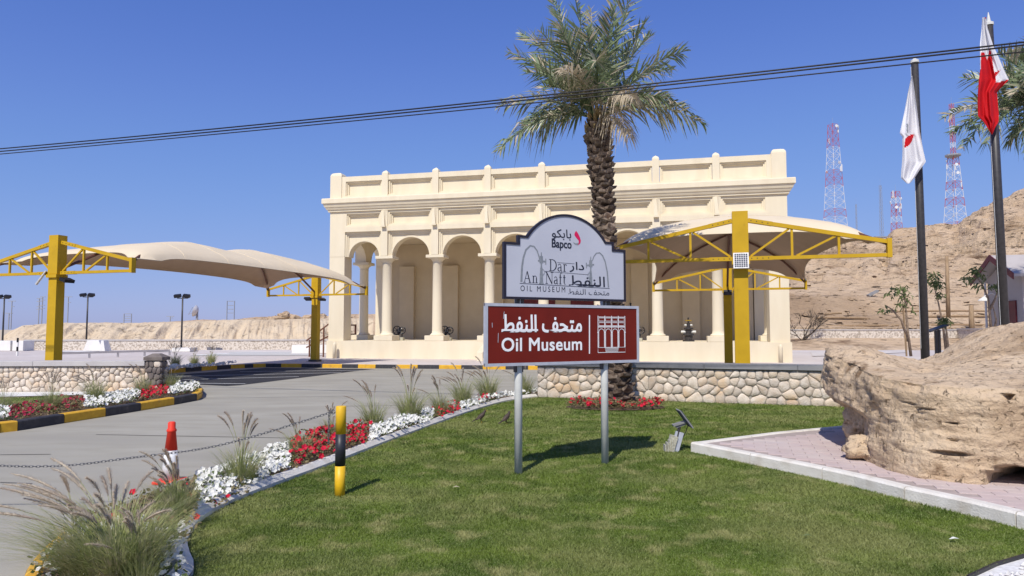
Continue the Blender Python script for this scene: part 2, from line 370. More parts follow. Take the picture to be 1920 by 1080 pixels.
# ================================================================== THE SETTING: ground sheets
gm = MB(); gm.box(-4000, 4000, -500, 6000, -1.0, -.03); tag(gm.build('ground', 'sand'), kind='structure', label='pale desert sand reaching the horizon')
poly_mesh('road', [(-40, -8), (13, -8), (13, 34), (-40, 34)], 0, 'concrete', label='light grey concrete driveway')
def gp(l, z=0.): return [G(x, y, z) for x, y in l]
KB = [(300, 704), (316, 700.3), (348, 697.5), (378, 695.2), (407, 693), (433, 691.3), (459, 690), (475, 689.3), (498, 688.6), (527, 688.8), (565, 689.2), (604, 689.6), (641, 690), (671, 690.3), (704, 690.7),
      (743, 691), (783, 691.3), (823, 691.7), (865, 692), (905, 692.4), (948, 692.8), (990, 693.2), (1032, 693.6), (1075, 694), (1118, 694.4)]
KW = gp(KB)
kd = (KW[-1]-KW[-4]).normalized()
plz = [KW[0]+Vector((-6, -5, 0)), *KW, KW[-1]+kd*8, Vector((13.2, 24, 0)), Vector((13.2, 14, 0)), Vector((60, 14, 0)), Vector((60, 62, 0)), Vector((-70, 62, 0)), Vector((-70, 19.7, 0)), Vector((-17, 19.7, 0))]
poly_mesh('plaza', plz, .10, 'plaza', label='pinkish beige paved plaza around the museum')
mbk = MB()
for a, b in zip(plz[:-6], plz[1:-5]): mbk.add([(a[0], a[1], -.02), (b[0], b[1], -.02), (b[0], b[1], .119), (a[0], a[1], .119)], [(0, 1, 2, 3)])
asp = gp([(300, 705), (498, 690), (704, 692), (688, 693.3), (450, 722.5), (425, 724), (300, 718)])
poly_mesh('parking_asphalt', asp, .005, 'asphalt', label='dark asphalt of the parking bays under the left canopy')
for k, (a, b) in enumerate([((330, 706), (640, 699)), ((318, 713), (560, 706.5)), ((330, 718.5), (460, 720)), ((450, 697), (700, 694.5))]):
    A_, B_ = G(*a), G(*b); n_ = (B_-A_).normalized(); n_ = Vector((-n_.y, n_.x, 0))*.05
    poly_mesh('parking_line', [A_-n_, B_-n_, B_+n_, A_+n_], .010, 'road_white')
for a, b in [((0, 853), (95, 852)), ((180, 815), (620, 823)), ((640, 762), (960, 757)), ((330, 748), (700, 742)), ((0, 905), (60, 907))]:
    A_, B_ = G(*a), G(*b); n_ = Vector((0, .014, 0))
    poly_mesh('road_joint', [A_-n_, B_-n_, B_+n_, A_+n_], .004, 'joint')
def kerb_blocks(path, bounds, cols, w, h, label, z0=0, bev=.02, side=1):
    """blocks along path; side=+1 body lies to the left of travel"""
    root = thing('kerb', (0, 0, 0), 0, label, None, kind='structure')
    seg = [0]
    for a, b in zip(path[:-1], path[1:]): seg.append(seg[-1]+(b-a).length)
    def at(s_):
        s_ = max(0, min(seg[-1], s_))
        for i in range(len(seg)-1):
            if s_ <= seg[i+1]+1e-9: t = (s_-seg[i])/max(1e-9, seg[i+1]-seg[i]); return path[i].lerp(path[i+1], t)
    def nrm(s_):
        d = (at(s_+.12)-at(s_-.12)); d.z = 0; d.normalize(); return Vector((-d.y, d.x, 0))*side
    for (a, b), c in zip(bounds(seg), cols):
        n = max(1, int((b-a)/.18)); mb = MB(); rows = []
        for i in range(n+1):
            s_ = a+(b-a)*i/n; g = .006 if i in (0, n) else 0; s_ += (g if i == 0 else -g if i == n else 0)
            p = at(s_); q = nrm(s_)
            rows.append([p+Vector((0, 0, z0-.02)), p+Vector((0, 0, z0+h-bev)), p+q*bev+Vector((0, 0, z0+h)), p+q*(w-bev)+Vector((0, 0, z0+h)), p+q*w+Vector((0, 0, z0+h-bev)), p+q*w+Vector((0, 0, z0-.02))])
        vs_ = [v for r in rows for v in r]; fs = []
        for i in range(n):
            for k in range(5): fs.append((i*6+k, i*6+6+k, i*6+7+k, i*6+k+1))
        fs += [(0, 1, 2, 3, 4, 5), tuple(n*6+k for k in (5, 4, 3, 2, 1, 0))]
        mb.add(vs_, fs); mb.build('kerb_block', c, root)
    return root
def bounds_pts(seg): return list(zip(seg[:-1], seg[1:]))
kerb_blocks(KW, bounds_pts, [('black_kerb', 'yellow_kerb')[i % 2] for i in range(8)]+[('black_kerb', 'yellow_kerb')[i % 2] for i in range(8, len(KW)-1)], .18, .165, 'yellow and black painted kerb along the far side of the driveway in front of the museum')
# left island
LI = gp([(-120, 831), (-60, 821), (0, 811.7), (33, 808), (120.6, 793.4), (198, 781), (264.5, 770), (326.7, 759), (369.5, 751), (378, 746), (380, 740), (372, 732), (350, 726)])
def lib(seg):
    i = [0, 2, 3, 4, 5, 6, 7, 8, 10, 12]; return [(seg[a], seg[b]) for a, b in zip(i[:-1], i[1:])]
kerb_blocks(LI, lib, ['black_kerb', 'yellow_kerb', 'black_kerb', 'yellow_kerb', 'black_kerb', 'yellow_kerb', 'black_kerb', 'yellow_kerb', 'black_kerb'], .16, .17, 'yellow and black kerb rounding the flower bed by the left stone wall')
poly_mesh('planting_soil', [p+Vector((0, .06, 0)) for p in LI]+gp([(300, 726), (0, 735), (-130, 735)]), .13, 'soil', label='soil of the left flower bed')
poly_mesh('gravel_strip', gp([(-130, 747), (275, 737), (300, 733), (270, 728), (-130, 728)], .14), .14, 'gravel', label='white gravel strip at the foot of the left stone wall')
# main lawn, its white kerb and the flower bed
KI = gp([(372, 1085), (352, 1045), (350, 1020), (366, 992), (395, 968), (440, 945), (520, 913), (600, 884), (700, 843), (800, 805), (880, 775), (950, 754), (1008, 747)])
KI = [Vector((-1.55, 3.0, 0)), Vector((-2.0, 3.7, 0)), Vector((-2.15, 4.3, 0))] + KI
def smooth_path(p, it=2):
    for _ in range(it):
        q = [p[0]]
        for a, b in zip(p[:-1], p[1:]): q += [a.lerp(b, .25), a.lerp(b, .75)]
        p = q+[p[-1]]
    return p
KI = smooth_path(KI)
def even(seg): L_ = seg[-1]; n = int(L_/.95); return [(L_*i/n, L_*(i+1)/n) for i in range(n)]
kerb_blocks(KI, even, ['white_kerb']*60, .15, .11, 'white concrete kerb curving between the lawn and the flower bed', side=1, bev=.05)
OB = gp([(40, 1110), (52, 1075), (95, 1025), (165, 978), (240, 945), (330, 912), (420, 885), (520, 848), (580, 828), (640, 812), (700, 802), (760, 790), (860, 763), (960, 742), (1008, 736)])
OB = smooth_path([Vector((-3.0, 3.3, 0))]+OB, 1)
poly_mesh('bed_soil', KI+OB[::-1], .05, 'soil', label='soil of the flower bed beside the driveway')
def even6(seg): L_ = seg[-1]; n = int(L_/.8); return [(L_*i/n, L_*(i+1)/n) for i in range(n)]
kerb_blocks(OB, even6, ['yellow_kerb']*3+['concrete']*40, .10, .07, 'yellow and black kerb along the driveway edge of the flower bed', side=-1)
WR0 = G(1008, 747); WR1 = G(1590, 765.5); wrd = (WR1-WR0).normalized()
PA = gp([(1297, 850), (1400, 872), (1500, 893), (1600, 916), (1700, 943), (1800, 966), (1920, 997)])      # lower edge of the paved area's kerb (lawn level)
PB = gp([(1297, 850), (1450, 829), (1600, 813.5)]); pbd = (PB[-1]-PB[0]).normalized(); PB.append(PB[-1]+pbd*2.2)
gd = (PA[-1]-PA[-2]).normalized(); PA.append(PA[-1]+gd*2)
GE = gp([(1815, 1090), (1868, 1065), (1925, 1048)]); ged = (GE[-1]-GE[-2]).normalized(); GE.append(GE[-1]+ged*1.5)
lawn_poly = KI + [WR0, WR1+wrd*.5, PB[-1]] + PB[::-1][1:] + PA[1:-1] + GE[::-1][:] + [Vector((2.4, 3.6, 0)), Vector((1.6, 3.0, 0))]
poly_mesh('lawn', lawn_poly, .02, 'grass', label='mown green lawn in front of the signs')
# paved triangle with white kerb
pav = [*PA, Vector((PA[-1].x+3, PA[-1].y+1, 0)), Vector((13, 8, 0)), Vector((13, 13.5, 0)), PB[-1], PB[2], PB[1]]
mb = MB(); mb.hprism([(p.x, p.y) for p in pav], -.01, .135)
tag(mb.build('pavement', 'paver_joint'), kind='structure', label='pinkish paved area under the boulder'); PAV = SC.objects['pavement']
def even7(seg): L_ = seg[-1]; n = max(1, int(L_/1.0)); return [(L_*i/n, L_*(i+1)/n) for i in range(n)]
def off(path, d):
    out = []
    for i, p in enumerate(path):
        t_ = (path[min(i+1, len(path)-1)]-path[max(i-1, 0)]).normalized(); out.append(p+Vector((t_.y, -t_.x, 0))*d)
    return out
kerb_blocks(off(PA, .02), even7, ['white_kerb']*30, .14, .155, 'white two-step kerb at the front edge of the pink paving', side=1)
kerb_blocks(off(PB, -.02), even7, ['white_kerb']*30, .12, .15, 'white kerb at the back edge of the pink paving', side=-1)
# pavers: herringbone-free running bond, 0.40 x 0.20, as single pieces where they are seen
def inpoly(px, py, poly):
    x = np.asarray(px); y = np.asarray(py); c = np.zeros(x.shape, bool); n = len(poly)
    for i in range(n):
        x1, y1 = poly[i][0], poly[i][1]; x2, y2 = poly[(i+1) % n][0], poly[(i+1) % n][1]
        if y1 == y2: continue
        k = ((y1 > y) != (y2 > y)) & (x < (x2-x1)*(y-y1)/(y2-y1)+x1); c ^= k
    return c
pvm = MB(); pvm.bevbox(-.1475, .1475, -.0725, .0725, 0, .018, .003); pv_me = pvm.mesh('paver', 'paver')
ang = math.atan2(wrd.y, wrd.x); pcs = []
for i in range(-40, 60):
    for j in range(-60, 60):
        lx = (i+.5*(j % 2))*.30; ly = j*.15
        x = 5+lx*math.cos(ang)-ly*math.sin(ang); y = 8+lx*math.sin(ang)+ly*math.cos(ang); pcs.append((x, y))
pcs = np.array(pcs); okp = inpoly(pcs[:, 0], pcs[:, 1], [(p.x, p.y) for p in pav])
for A_, B_, ww in ((PA[0], PA[-1], .26), (PB[0], PB[-1], .22)):
    d = (B_-A_).normalized(); dist = np.abs((pcs[:, 0]-A_.x)*d.y-(pcs[:, 1]-A_.y)*d.x)
    if ww == .22: okp &= dist > ww
pp = []
for x, y in pcs[okp]:
    # distance from the polyline PA
    dmin = min(((Vector((x, y, 0))-(a+(b-a)*max(0, min(1, (Vector((x, y, 0))-a).dot(b-a)/(b-a).length_squared)))).length) for a, b in zip(PA[:-1], PA[1:]))
    if dmin > .22: pp.append((x, y))
rk0 = [(4.55, 9.5), (4.25, 8.9), (4.15, 8.1), (4.3, 7.55), (4.75, 7.2), (5.4, 7.05), (6.6, 7.0), (13, 7.0), (13, 14), (6, 14)]
pp = [p for p in pp if not inpoly(np.array([p[0]]), np.array([p[1]]), [(4.8, 9.3), (4.6, 8.2), (4.9, 7.7), (5.6, 7.5), (13, 7.6), (13, 14), (6, 14)])[0]]
pp.sort(key=lambda p: math.hypot(*p)); seen = [p for p in pp if abs(p[0]/p[1]) < .8]
for k, (x, y) in enumerate(seen[:300]):
    o = link('paver', pv_me, PAV, (x, y, .125+random.uniform(-.0008, .0008)), (random.uniform(-.003, .003), random.uniform(-.003, .003), ang))
rest = MB()
for x, y in seen[300:]+[p for p in pp if abs(p[0]/p[1]) >= .8][:200]:
    ca, sa = math.cos(ang), math.sin(ang)
    v = [(x+a*ca-b*sa, y+a*sa+b*ca, z) for z in (.125, .143) for a, b in ((-.147, -.072), (.147, -.072), (.147, .072), (-.147, .072))]
    rest.add(v, [(4, 5, 6, 7), (0, 1, 5, 4), (1, 2, 6, 5), (2, 3, 7, 6), (3, 0, 4, 7)])
if rest.v: tag(rest.build('paver_field', 'paver', PAV), kind='stuff')
# gravel corner with black edging
mb = MB(); mb2 = [p+Vector((0, 0, 0)) for p in GE]
for a, b in zip(mb2[:-1], mb2[1:]): mb.beam(a+Vector((0, 0, .015)), b+Vector((0, 0, .015)), .018, .05)
tag(mb.build('lawn_edging', 'black'), 'black edging strip between the lawn and the white gravel', 'edging')
poly_mesh('gravel_bed', [GE[0], GE[1], GE[2], GE[3], Vector((6, 3.5, 0)), Vector((2.6, 3.5, 0))], .015, 'gravel', label='bed of white gravel at the lawn corner')
rnd = random.Random(3); mb = MB()
for k in range(1500):
    a = GE[0].lerp(GE[3], rnd.random()); x = a.x+rnd.uniform(.0, .35)+.03; y = a.y-rnd.uniform(.02, .6); r = rnd.uniform(.012, .026)
    o_ = len(mb.v); v = [Vector((x, y, .02+r*.4))+Vector(d)*r*rnd.uniform(.7, 1.2) for d in ((1, 0, 0), (0, 1, 0), (-1, 0, 0), (0, -1, 0), (0, 0, 1), (0, 0, -1))]
    mb.add(v, [(0, 1, 4), (1, 2, 4), (2, 3, 4), (3, 0, 4), (1, 0, 5), (2, 1, 5), (3, 2, 5), (0, 3, 5)])
tag(mb.build('gravel', 'gravel'), 'loose white gravel stones at the lawn corner', 'gravel', kind='stuff')
# ================================================================== THE MUSEUM
ZB = .10
MA = G(615, 671, ZB); MBc = G(1483, 679.6, ZB); ml = (MBc-MA).length; mrz = math.atan2(MBc.y-MA.y, MBc.x-MA.x)
museum = thing('museum_building', MA, mrz, 'cream arcaded museum building with panelled parapet and rows of round arches', 'building'); museum.scale = (1, 1, .952); MZ = Matrix.Translation(MA) @ Matrix.Rotation(mrz, 4, 'Z'); MS = MZ @ Matrix.Diagonal((1, 1, .952, 1))
MW, MD = ml, 17.0
x_c = .36; bw = (MW-2*x_c)/8; BL = [x_c+bw*i for i in range(9)]      # bay lines
zs = dict(plinth=1.03, imp=6.02, a_top=7.50, f0=7.80, f1=8.62, c0=8.74, c1=9.22, c2=9.52, p0=9.68, p1=10.56, p2=10.86, fin=11.05)
PT = .75; PDp = 6.6
# stairs occupy bays 3..5 centre
sx0, sx1 = 9.3, 17.0
mb = MB(); mb.box(-.06, sx0, -.1, MD+.1, 0, zs['plinth']); mb.box(sx1, MW+.06, -.1, MD+.1, 0, zs['plinth']); mb.box(sx0, sx1, .25, MD+.1, 0, zs['plinth'])
mb.build('plinth', 'cream', museum)
for i in range(6):
    mb = MB(); mb.box(sx0+.3, sx1-.3, -1.85+i*.35, .25, i*.163 + (.0 if i == 0 else .003), (i+1)*.163); mb.build('step', 'cream', museum)
for x in (sx0, sx1-.3):
    mb = MB(); mb.prism([(0, 0), (1, 0), (1, 1), (0, 1)], 0, 1); v = [(x, -1.9, 0), (x+.297, -1.9, 0), (x+.297, .24, 0), (x, .24, 0), (x, -1.9, .45), (x+.297, -1.9, .45), (x+.297, .24, 1.25), (x, .24, 1.25)]
    mb = MB().add(v, [(0, 3, 2, 1), (4, 5, 6, 7), (0, 1, 5, 4), (1, 2, 6, 5), (2, 3, 7, 6), (3, 0, 4, 7)]); mb.build('stair_cheek', 'cream', museum)
def fr(side):
    """sub-frame matrix for a facade: local x along, -y outwards"""
    if side == 'front': return Matrix.Identity(4)
    if side == 'left': return Matrix.Translation((0, PDp+.75, 0)) @ Matrix.Rotation(-math.pi/2, 4, 'Z')
    if side == 'right': return Matrix.Translation((MW, 0, 0)) @ Matrix.Rotation(math.pi/2, 4, 'Z')
def partf(mb, name, m, side, parent=None, smooth=False):
    o = mb.build(name, m, parent or museum, smooth); 
    if side != 'front' and parent is None: o.matrix_local = fr(side)
    return o
def arch_bay(side, xa, xb, r=1.10, th=PT):
    """xa..xb clear between pilaster strips"""
    cx = (xa+xb)/2; z0 = zs['imp']; z1 = zs['a_top']; pts = [(xa, z0), (cx-r, z0)]
    pts += [(cx-r*math.cos(math.pi*k/28), z0+r*math.sin(math.pi*k/28)) for k in range(1, 28)] + [(cx+r, z0), (xb, z0), (xb, z1), (xa, z1)]
    mb = MB(); mb.prism(pts, .20, th); partf(mb, 'arch_panel', 'cream', side)
    # thin proud archivolt
    mb = MB(); n = 28
    for k in range(n):
        a0, a1 = math.pi*k/n, math.pi*(k+1)/n
        q = [(cx-(r+d)*math.cos(a), z0+(r+d)*math.sin(a)) for a, d in ((a0, 0), (a1, 0), (a1, .10), (a0, .10))]
        mb.add([(q[0][0], .17, q[0][1]), (q[1][0], .17, q[1][1]), (q[2][0], .17, q[2][1]), (q[3][0], .17, q[3][1]), (q[2][0], .2, q[2][1]), (q[3][0], .2, q[3][1]), (q[0][0], .2, q[0][1]), (q[1][0], .2, q[1][1])], [(0, 1, 2, 3), (3, 2, 4, 5), (1, 0, 6, 7)])
    partf(mb, 'archivolt', 'cream', side)
    for k, (w_, y_) in enumerate(((.09, .07), (.17, .135))):      # stepped moulding on three sides
        mb = MB(); mb.box(xa, xa+w_, y_, .198, z0, z1-w_*1.2); mb.box(xb-w_, xb, y_, .198, z0, z1-w_*1.2); mb.box(xa, xb, y_, .198, z1-w_*1.2+.0005, z1)
        partf(mb, 'arch_moulding', 'cream', side)
def panel(side, xa, xb, z0, z1, name, d=.22):
    mb = MB(); mb.box(xa, xb, d, d+.12, z0, z1); partf(mb, name, 'cream', side)
    for w_, y_ in ((.07, .07), (.14, .14)):
        mb = MB(); mb.box(xa, xa+w_, y_, d-.002, z0+w_*.6, z1-w_); mb.box(xb-w_, xb, y_, d-.002, z0+w_*.6, z1-w_); mb.box(xa, xb, y_, d-.002, z1-w_+.0005, z1); mb.box(xa, xb, y_, d-.002, z0, z0+w_*.6-.0005)
        partf(mb, name+'_moulding', 'cream', side)
def column(side, x, y=.45, parent=None):
    mb = MB(); mb.bevbox(x-.55, x+.55, y-.55, y+.55, zs['plinth']+.002, zs['plinth']+.31, .015); c = partf(mb, 'column', 'cream', side)
    mb = MB(); z = zs['plinth']+.31; mb.lathe([(.40, z), (.40, z+.05), (.37, z+.08), (.33, z+.11), (.30, z+.14), (.285, z+.3), (.272, 3.5), (.262, 5.5), (.275, 5.52), (.275, 5.56), (.26, 5.58), (.27, 5.66), (.34, 5.76), (.44, 5.83), (.44, 5.845)], 28, (x, y)); mb.build('shaft', 'cream', c, True)
    mb = MB(); mb.bevbox(x-.52, x+.52, y-.52, y+.40, 5.847, 6.018, .012); mb.build('capital', 'cream', c)
    for o in (c,): pass
    return c
PW = .20      # half width of pilaster strip
def facade(side, lines, length, corner_w):
    n = len(lines)-1
    for i in range(n):
        xa = (lines[i]+PW) if i else corner_w; xb = (lines[i+1]-PW) if i < n-1 else length-corner_w
        arch_bay(side, xa, xb, min(1.10, (xb-xa)/2-.19)); panel(side, xa+.10, xb-.10, zs['f0']+.10, zs['f1']-.03, 'frieze_panel'); panel(side, xa, xb, zs['p0'], zs['p1'], 'parapet_panel')
        mb = MB(); mb.box(xa, xa+.0985, .0, .3, zs['f0'], zs['c0']); mb.box(xb-.0985, xb, .0, .3, zs['f0'], zs['c0']); mb.box(xa+.099, xb-.099, .0, .3, zs['f0'], zs['f0']+.0985); mb.box(xa+.099, xb-.099, .0, .3, zs['f1']-.0285, zs['c0']); partf(mb, 'frieze_border', 'cream', side)
    for i in range(1, n):
        x = lines[i]
        mb = MB(); mb.box(x-PW+.001, x+PW-.001, -.075, PT, zs['imp'], zs['c0']); partf(mb, 'pilaster_strip', 'cream', side)
        mb = MB(); mb.prism([(-1, 0), (1, 0), (1, 1), (-1, 1)], 0, 1)
        zt, zb_ = zs['c0']-.02, zs['f0']-.02; mb = MB()
        v = [(x-.15, -.077, zt), (x+.15, -.077, zt), (x, -.17, zt), (x-.10, -.077, zb_), (x+.10, -.077, zb_), (x-.10, -.27, zb_), (x+.10, -.27, zb_)]
        mb.add(v, [(0, 2, 5, 3), (2, 1, 4, 6), (2, 6, 5), (3, 5, 6, 4), (0, 1, 2)])
        mb.box(x-.13, x+.13, -.27, -.077, zb_-.07, zb_-.002); partf(mb, 'bracket', 'cream', side)
        mb = MB(); mb.box(x-.18, x+.18, -.05, .34, zs['c2']+.002, zs['p2']+.09)
        v = [(x-.18, -.05), (x+.18, -.05), (x+.18, .34), (x-.18, .34)]; z = zs['p2']+.09
        mb.add([(a, b, z+.001) for a, b in v]+[(x+(a-x)*.75, .145+(b-.145)*.75, z+.10) for a, b in v]+[(x, .145, z+.21)], [(0, 1, 5, 4), (1, 2, 6, 5), (2, 3, 7, 6), (3, 0, 4, 7), (4, 5, 8), (5, 6, 8), (6, 7, 8), (7, 4, 8)])
        partf(mb, 'finial', 'cream', side)
        if side == 'front': column(side, x)
    mb = MB(); mb.box(corner_w, length-corner_w, -.06, PT-.002, zs['a_top']+.0005, zs['f0']-.0005); partf(mb, 'string_course', 'cream', side)
    mb = MB(); mb.box(.33, length-.33, .002, .30, zs['p1']+.0005, zs['p2']); mb.box(.33, length-.33, .002, .30, zs['c2']+.002, zs['p0']-.0005); partf(mb, 'parapet_rail', 'cream', side)
facade('front', BL, MW, .93)
sd_lines = [0, 3.7, PDp+.75]
facade('left', sd_lines, PDp+.75, .93); facade('right', sd_lines, PDp+.75, .93)
for y_, s_ in ((3.65, 'l'), (3.7, 'r')):
    xq = .45 if s_ == 'l' else MW-.45
    column('front', xq, y_)
for (xq, y0) in ((0, 0), (MW-.93, 0), (0, PDp-.2), (MW-.93, PDp-.2)):      # corner piers
    mb = MB(); mb.box(xq+.001, xq+.929, y0+.001, y0+.93, zs['plinth'], zs['imp']-.01); mb.box(xq+.012, xq+.918, y0+.012, y0+.92, zs['imp']-.01, zs['imp']+.012); mb.box(xq-.001, xq+.931, y0-.002, y0+.93, zs['imp']+.012, zs['c0']); mb.build('corner_pier', 'cream', museum)
for xq in (0, MW-.7):
    mb = MB(); mb.box(xq, xq+.7, -.05, .65, zs['c2']+.003, zs['p2']+.06); c_ = (xq+.35, .30); z = zs['p2']+.06
    sq = [(xq, -.05), (xq+.7, -.05), (xq+.7, .65), (xq, .65)]; rings = [(1, .001), (.93, .10), (.72, .19), (.4, .235), (.05, .25)]
    v = [(c_[0]+(a-c_[0])*s_, c_[1]+(b-c_[1])*s_, z+dz) for s_, dz in rings for a, b in sq]
    mb.add(v, [(k*4+i, k*4+(i+1) % 4, k*4+4+(i+1) % 4, k*4+4+i) for k in range(4) for i in range(4)]); mb.build('corner_finial', 'cream', museum)
    MB().box(xq+(.7 if xq == 0 else -.24), xq+(.94 if xq == 0 else 0), .001, .30, zs['c2']+.003, zs['p1']).build('parapet_infill', 'cream', museum)
# cornice swept round the block
prof = [(0, zs['c0']), (.10, zs['c0']), (.10, zs['c0']+.10), (.16, zs['c0']+.12), (.20, zs['c0']+.20), (.20, zs['c0']+.24), (.25, zs['c0']+.27), (.30, zs['c1']-.06), (.32, zs['c1']), (.37, zs['c1']+.001), (.37, zs['c2']-.05), (.35, zs['c2']), (-.6, zs['c2']+.001)]
def ring_sweep(pf, x0, x1, y0, y1):
    mb = MB(); v = []
    for o_, z in pf: v += [(x0-o_, y0-o_, z), (x1+o_, y0-o_, z), (x1+o_, y1+o_, z), (x0-o_, y1+o_, z)]
    return mb.add(v, [(k*4+i, k*4+(i+1) % 4, k*4+4+(i+1) % 4, k*4+4+i) for k in range(len(pf)-1) for i in range(4)])
ring_sweep(prof, 0, MW, 0, MD).build('cornice', 'cream', museum)
mb = MB(); mb.box(.3, MW-.3, .3, MD-.3, zs['c0']+.1, zs['c2']-.1); mb.build('roof', 'cream', museum)
mb = MB(); mb.box(.0, .3, PDp+.75, MD, zs['c2'], zs['p2']); mb.box(MW-.3, MW, PDp+.75, MD, zs['c2'], zs['p2']); mb.box(.3, MW-.3, MD-.3, MD, zs['c2'], zs['p2']); mb.build('rear_parapet', 'cream', museum)
# portico ceiling and inner walls
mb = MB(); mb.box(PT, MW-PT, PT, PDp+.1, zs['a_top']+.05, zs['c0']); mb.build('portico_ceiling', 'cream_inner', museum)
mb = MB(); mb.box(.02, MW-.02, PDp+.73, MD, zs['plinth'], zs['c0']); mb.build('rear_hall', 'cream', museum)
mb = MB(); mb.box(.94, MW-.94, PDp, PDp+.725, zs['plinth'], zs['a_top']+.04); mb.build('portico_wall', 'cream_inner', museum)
for i in range(8):
    if i in (3, 4): continue
    x = (BL[i]+BL[i+1])/2+.35
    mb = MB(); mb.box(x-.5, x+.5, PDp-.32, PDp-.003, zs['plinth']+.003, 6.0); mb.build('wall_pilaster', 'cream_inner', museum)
def mloc(px, py, depth):      # point on the plane at local depth, in museum coordinates
    inv = Matrix.Translation(MA) @ Matrix.Rotation(mrz, 4, 'Z'); inv = inv.inverted(); o_ = inv @ Vector((0, 0, EYE)); d = inv.to_3x3() @ ray(px, py); return o_+d*((depth-o_.y)/d.y)
for a, b in ((981, 1041), (1070, 1113)):
    xa, xb = mloc(a, 570, PDp).x, mloc(b, 570, PDp).x
    mb = MB(); mb.box(xa, xb, PDp-.06, PDp-.002, zs['plinth']+.003, 4.1); d = mb.build('door', 'maroon', museum)
    mb = MB()
    for k in range(3):
        w_ = (xb-xa)/3; mb.box(xa+k*w_+.08, xa+(k+1)*w_-.08, PDp-.09, PDp-.061, zs['plinth']+.3, 3.9)
    mb.build('door_panel', 'maroon', d)
q = mloc(1194, 577, PDp); q2 = mloc(1208, 587, PDp); 
pl = thing('wall_plaque', MZ @ Vector((q.x, PDp-.05, q.z)), mrz, 'small black plaque on the portico wall right of the brown sign', 'plaque')
mb = MB(); mb.box(-.42, .42, -.03, .045, -.28, .28); mb.build('frame', 'black', pl); mb = MB(); mb.box(-.37, .37, -.036, -.031, -.23, .23); mb.build('face', 'dark_metal', pl)
# museum exhibits and small bollards
def at_m(px, py, depth, z=None):
    p = mloc(px, py, depth); p.z = zs['plinth'] if z is None else z; return MS @ p
def exhibit_wheel(px, depth, lab):
    t = thing('engine_exhibit', at_m(px, 630, depth), mrz, lab, 'exhibit')
    mb = MB(); mb.bevbox(-.3, .3, -.2, .2, 0, .22, .02); mb.build('base', 'lamp_cream', t)
    mb = MB(); mb.tube([(-.12, 0, .2), (-.12, 0, .62)], .07, 8); mb.tube([(.15, 0, .2), (.15, 0, .5)], .06, 8); mb.build('body', 'dark_metal', t)
    for sx, r_ in ((-.18, .30), (.22, .24)):
        mb = MB(); pts = [(sx+r_*math.cos(a), -.12, .72+r_*math.sin(a)) for a in np.linspace(0, 2*math.pi, 19)]; mb.tube(pts, .035, 6)
        for k in range(4): a = k*math.pi/4; mb.beam((sx-r_*math.cos(a), -.12, .72-r_*math.sin(a)), (sx+r_*math.cos(a), -.12, .72+r_*math.sin(a)), .03, .03)
        mb.build('wheel', 'black', t)
    mb = MB(); mb.lathe([(.02, .5), (.17, .55), (.2, .72), (.14, .9), (.02, .92)], 12, (-.02, .1)); mb.build('cylinder', 'white_concrete', t, True)
    t.scale = (.8, .8, .8); return t
exhibit_wheel(750, 1.6, 'black wheeled engine exhibit beside the first free column of the portico')
exhibit_wheel(839, 1.6, 'black wheel exhibit half behind the second column of the portico')
exhibit_wheel(1196, 1.6, 'dark wheel exhibit just right of the brown sign edge')
t = thing('wellhead_exhibit', at_m(1291, 630, 1.5), mrz, 'old valve wellhead exhibit standing between two columns at the right', 'exhibit')
mb = MB(); mb.lathe([(.3, 0), (.3, .06), (.2, .08), (.2, .3), (.28, .32), (.28, .4), (.16, .42), (.16, .62), (.24, .64), (.24, .72), (.1, .74), (.1, .95), (.05, .97), (.05, 1.25)], 14); mb.build('body', 'dark_metal', t)
mb = MB(); mb.tube([(-.38, 0, .5), (.38, 0, .5)], .07, 8); mb.tube([(-.2, 0, .85), (.2, 0, .85)], .05, 8); mb.build('cross_pipe', 'post_grey', t)
mb = MB(); mb.tube([(.16*math.cos(a), .16*math.sin(a), 1.1) for a in np.linspace(0, 2*math.pi, 13)], .02, 5); mb.build('handwheel', 'yellow_steel', t)
for px, lab in ((627, 'short cream bollard in front of the museum plinth at its left end'), (1464, 'short cream bollard in front of the museum plinth at its right end')):
    t = tag(MB().lathe([(.1, 0), (.1, .75), (.09, .82), (.05, .87), (0.005, .89)], 14).build('bollard', 'cream', None, True), lab, 'bollard', 'cream bollards before the plinth'); t.location = at_m(px, 670, -.45, 0)
t = thing('side_handrail', MA+Vector((-.5, 1.2, 0)), mrz, 'brown metal handrail of the side steps left of the museum', 'handrail')
for k, (x, z) in enumerate(((-1.0, .55), (-.1, 1.25))):
    mb = MB(); mb.beam((x, 0, 0), (x, 0, z+.45), .07, .07); mb.build('post', 'brown_steel', t)
mb = MB(); mb.beam((-1.2, 0, .95), (.4, 0, 2.05), .07, .07); mb.build('rail', 'brown_steel', t); mb = MB(); mb.beam((-1.2, 0, .55), (.4, 0, 1.3), .07, .07); mb.build('rail', 'brown_steel', t)
for k, (xx, dp) in enumerate(((-.2, 3.0), (-.2, 5.0))):
    p = MS @ Vector((xx-1.2, dp, 0)); t = thing('railing', p, mrz+math.pi/2, ('brown railing frame seen through the front arch of the side arcade', 'brown railing frame seen through the rear arch of the side arcade')[k], 'railing')
    for x in (0, 1.4): MB().box(x-.05, x+.05, -.05, .05, 0, 1.95).build('post', 'brown_steel', t)
    for z in (1.25, 1.85): MB().box(.052, 1.348, -.04, .04, z, z+.09).build('rail', 'brown_steel', t)
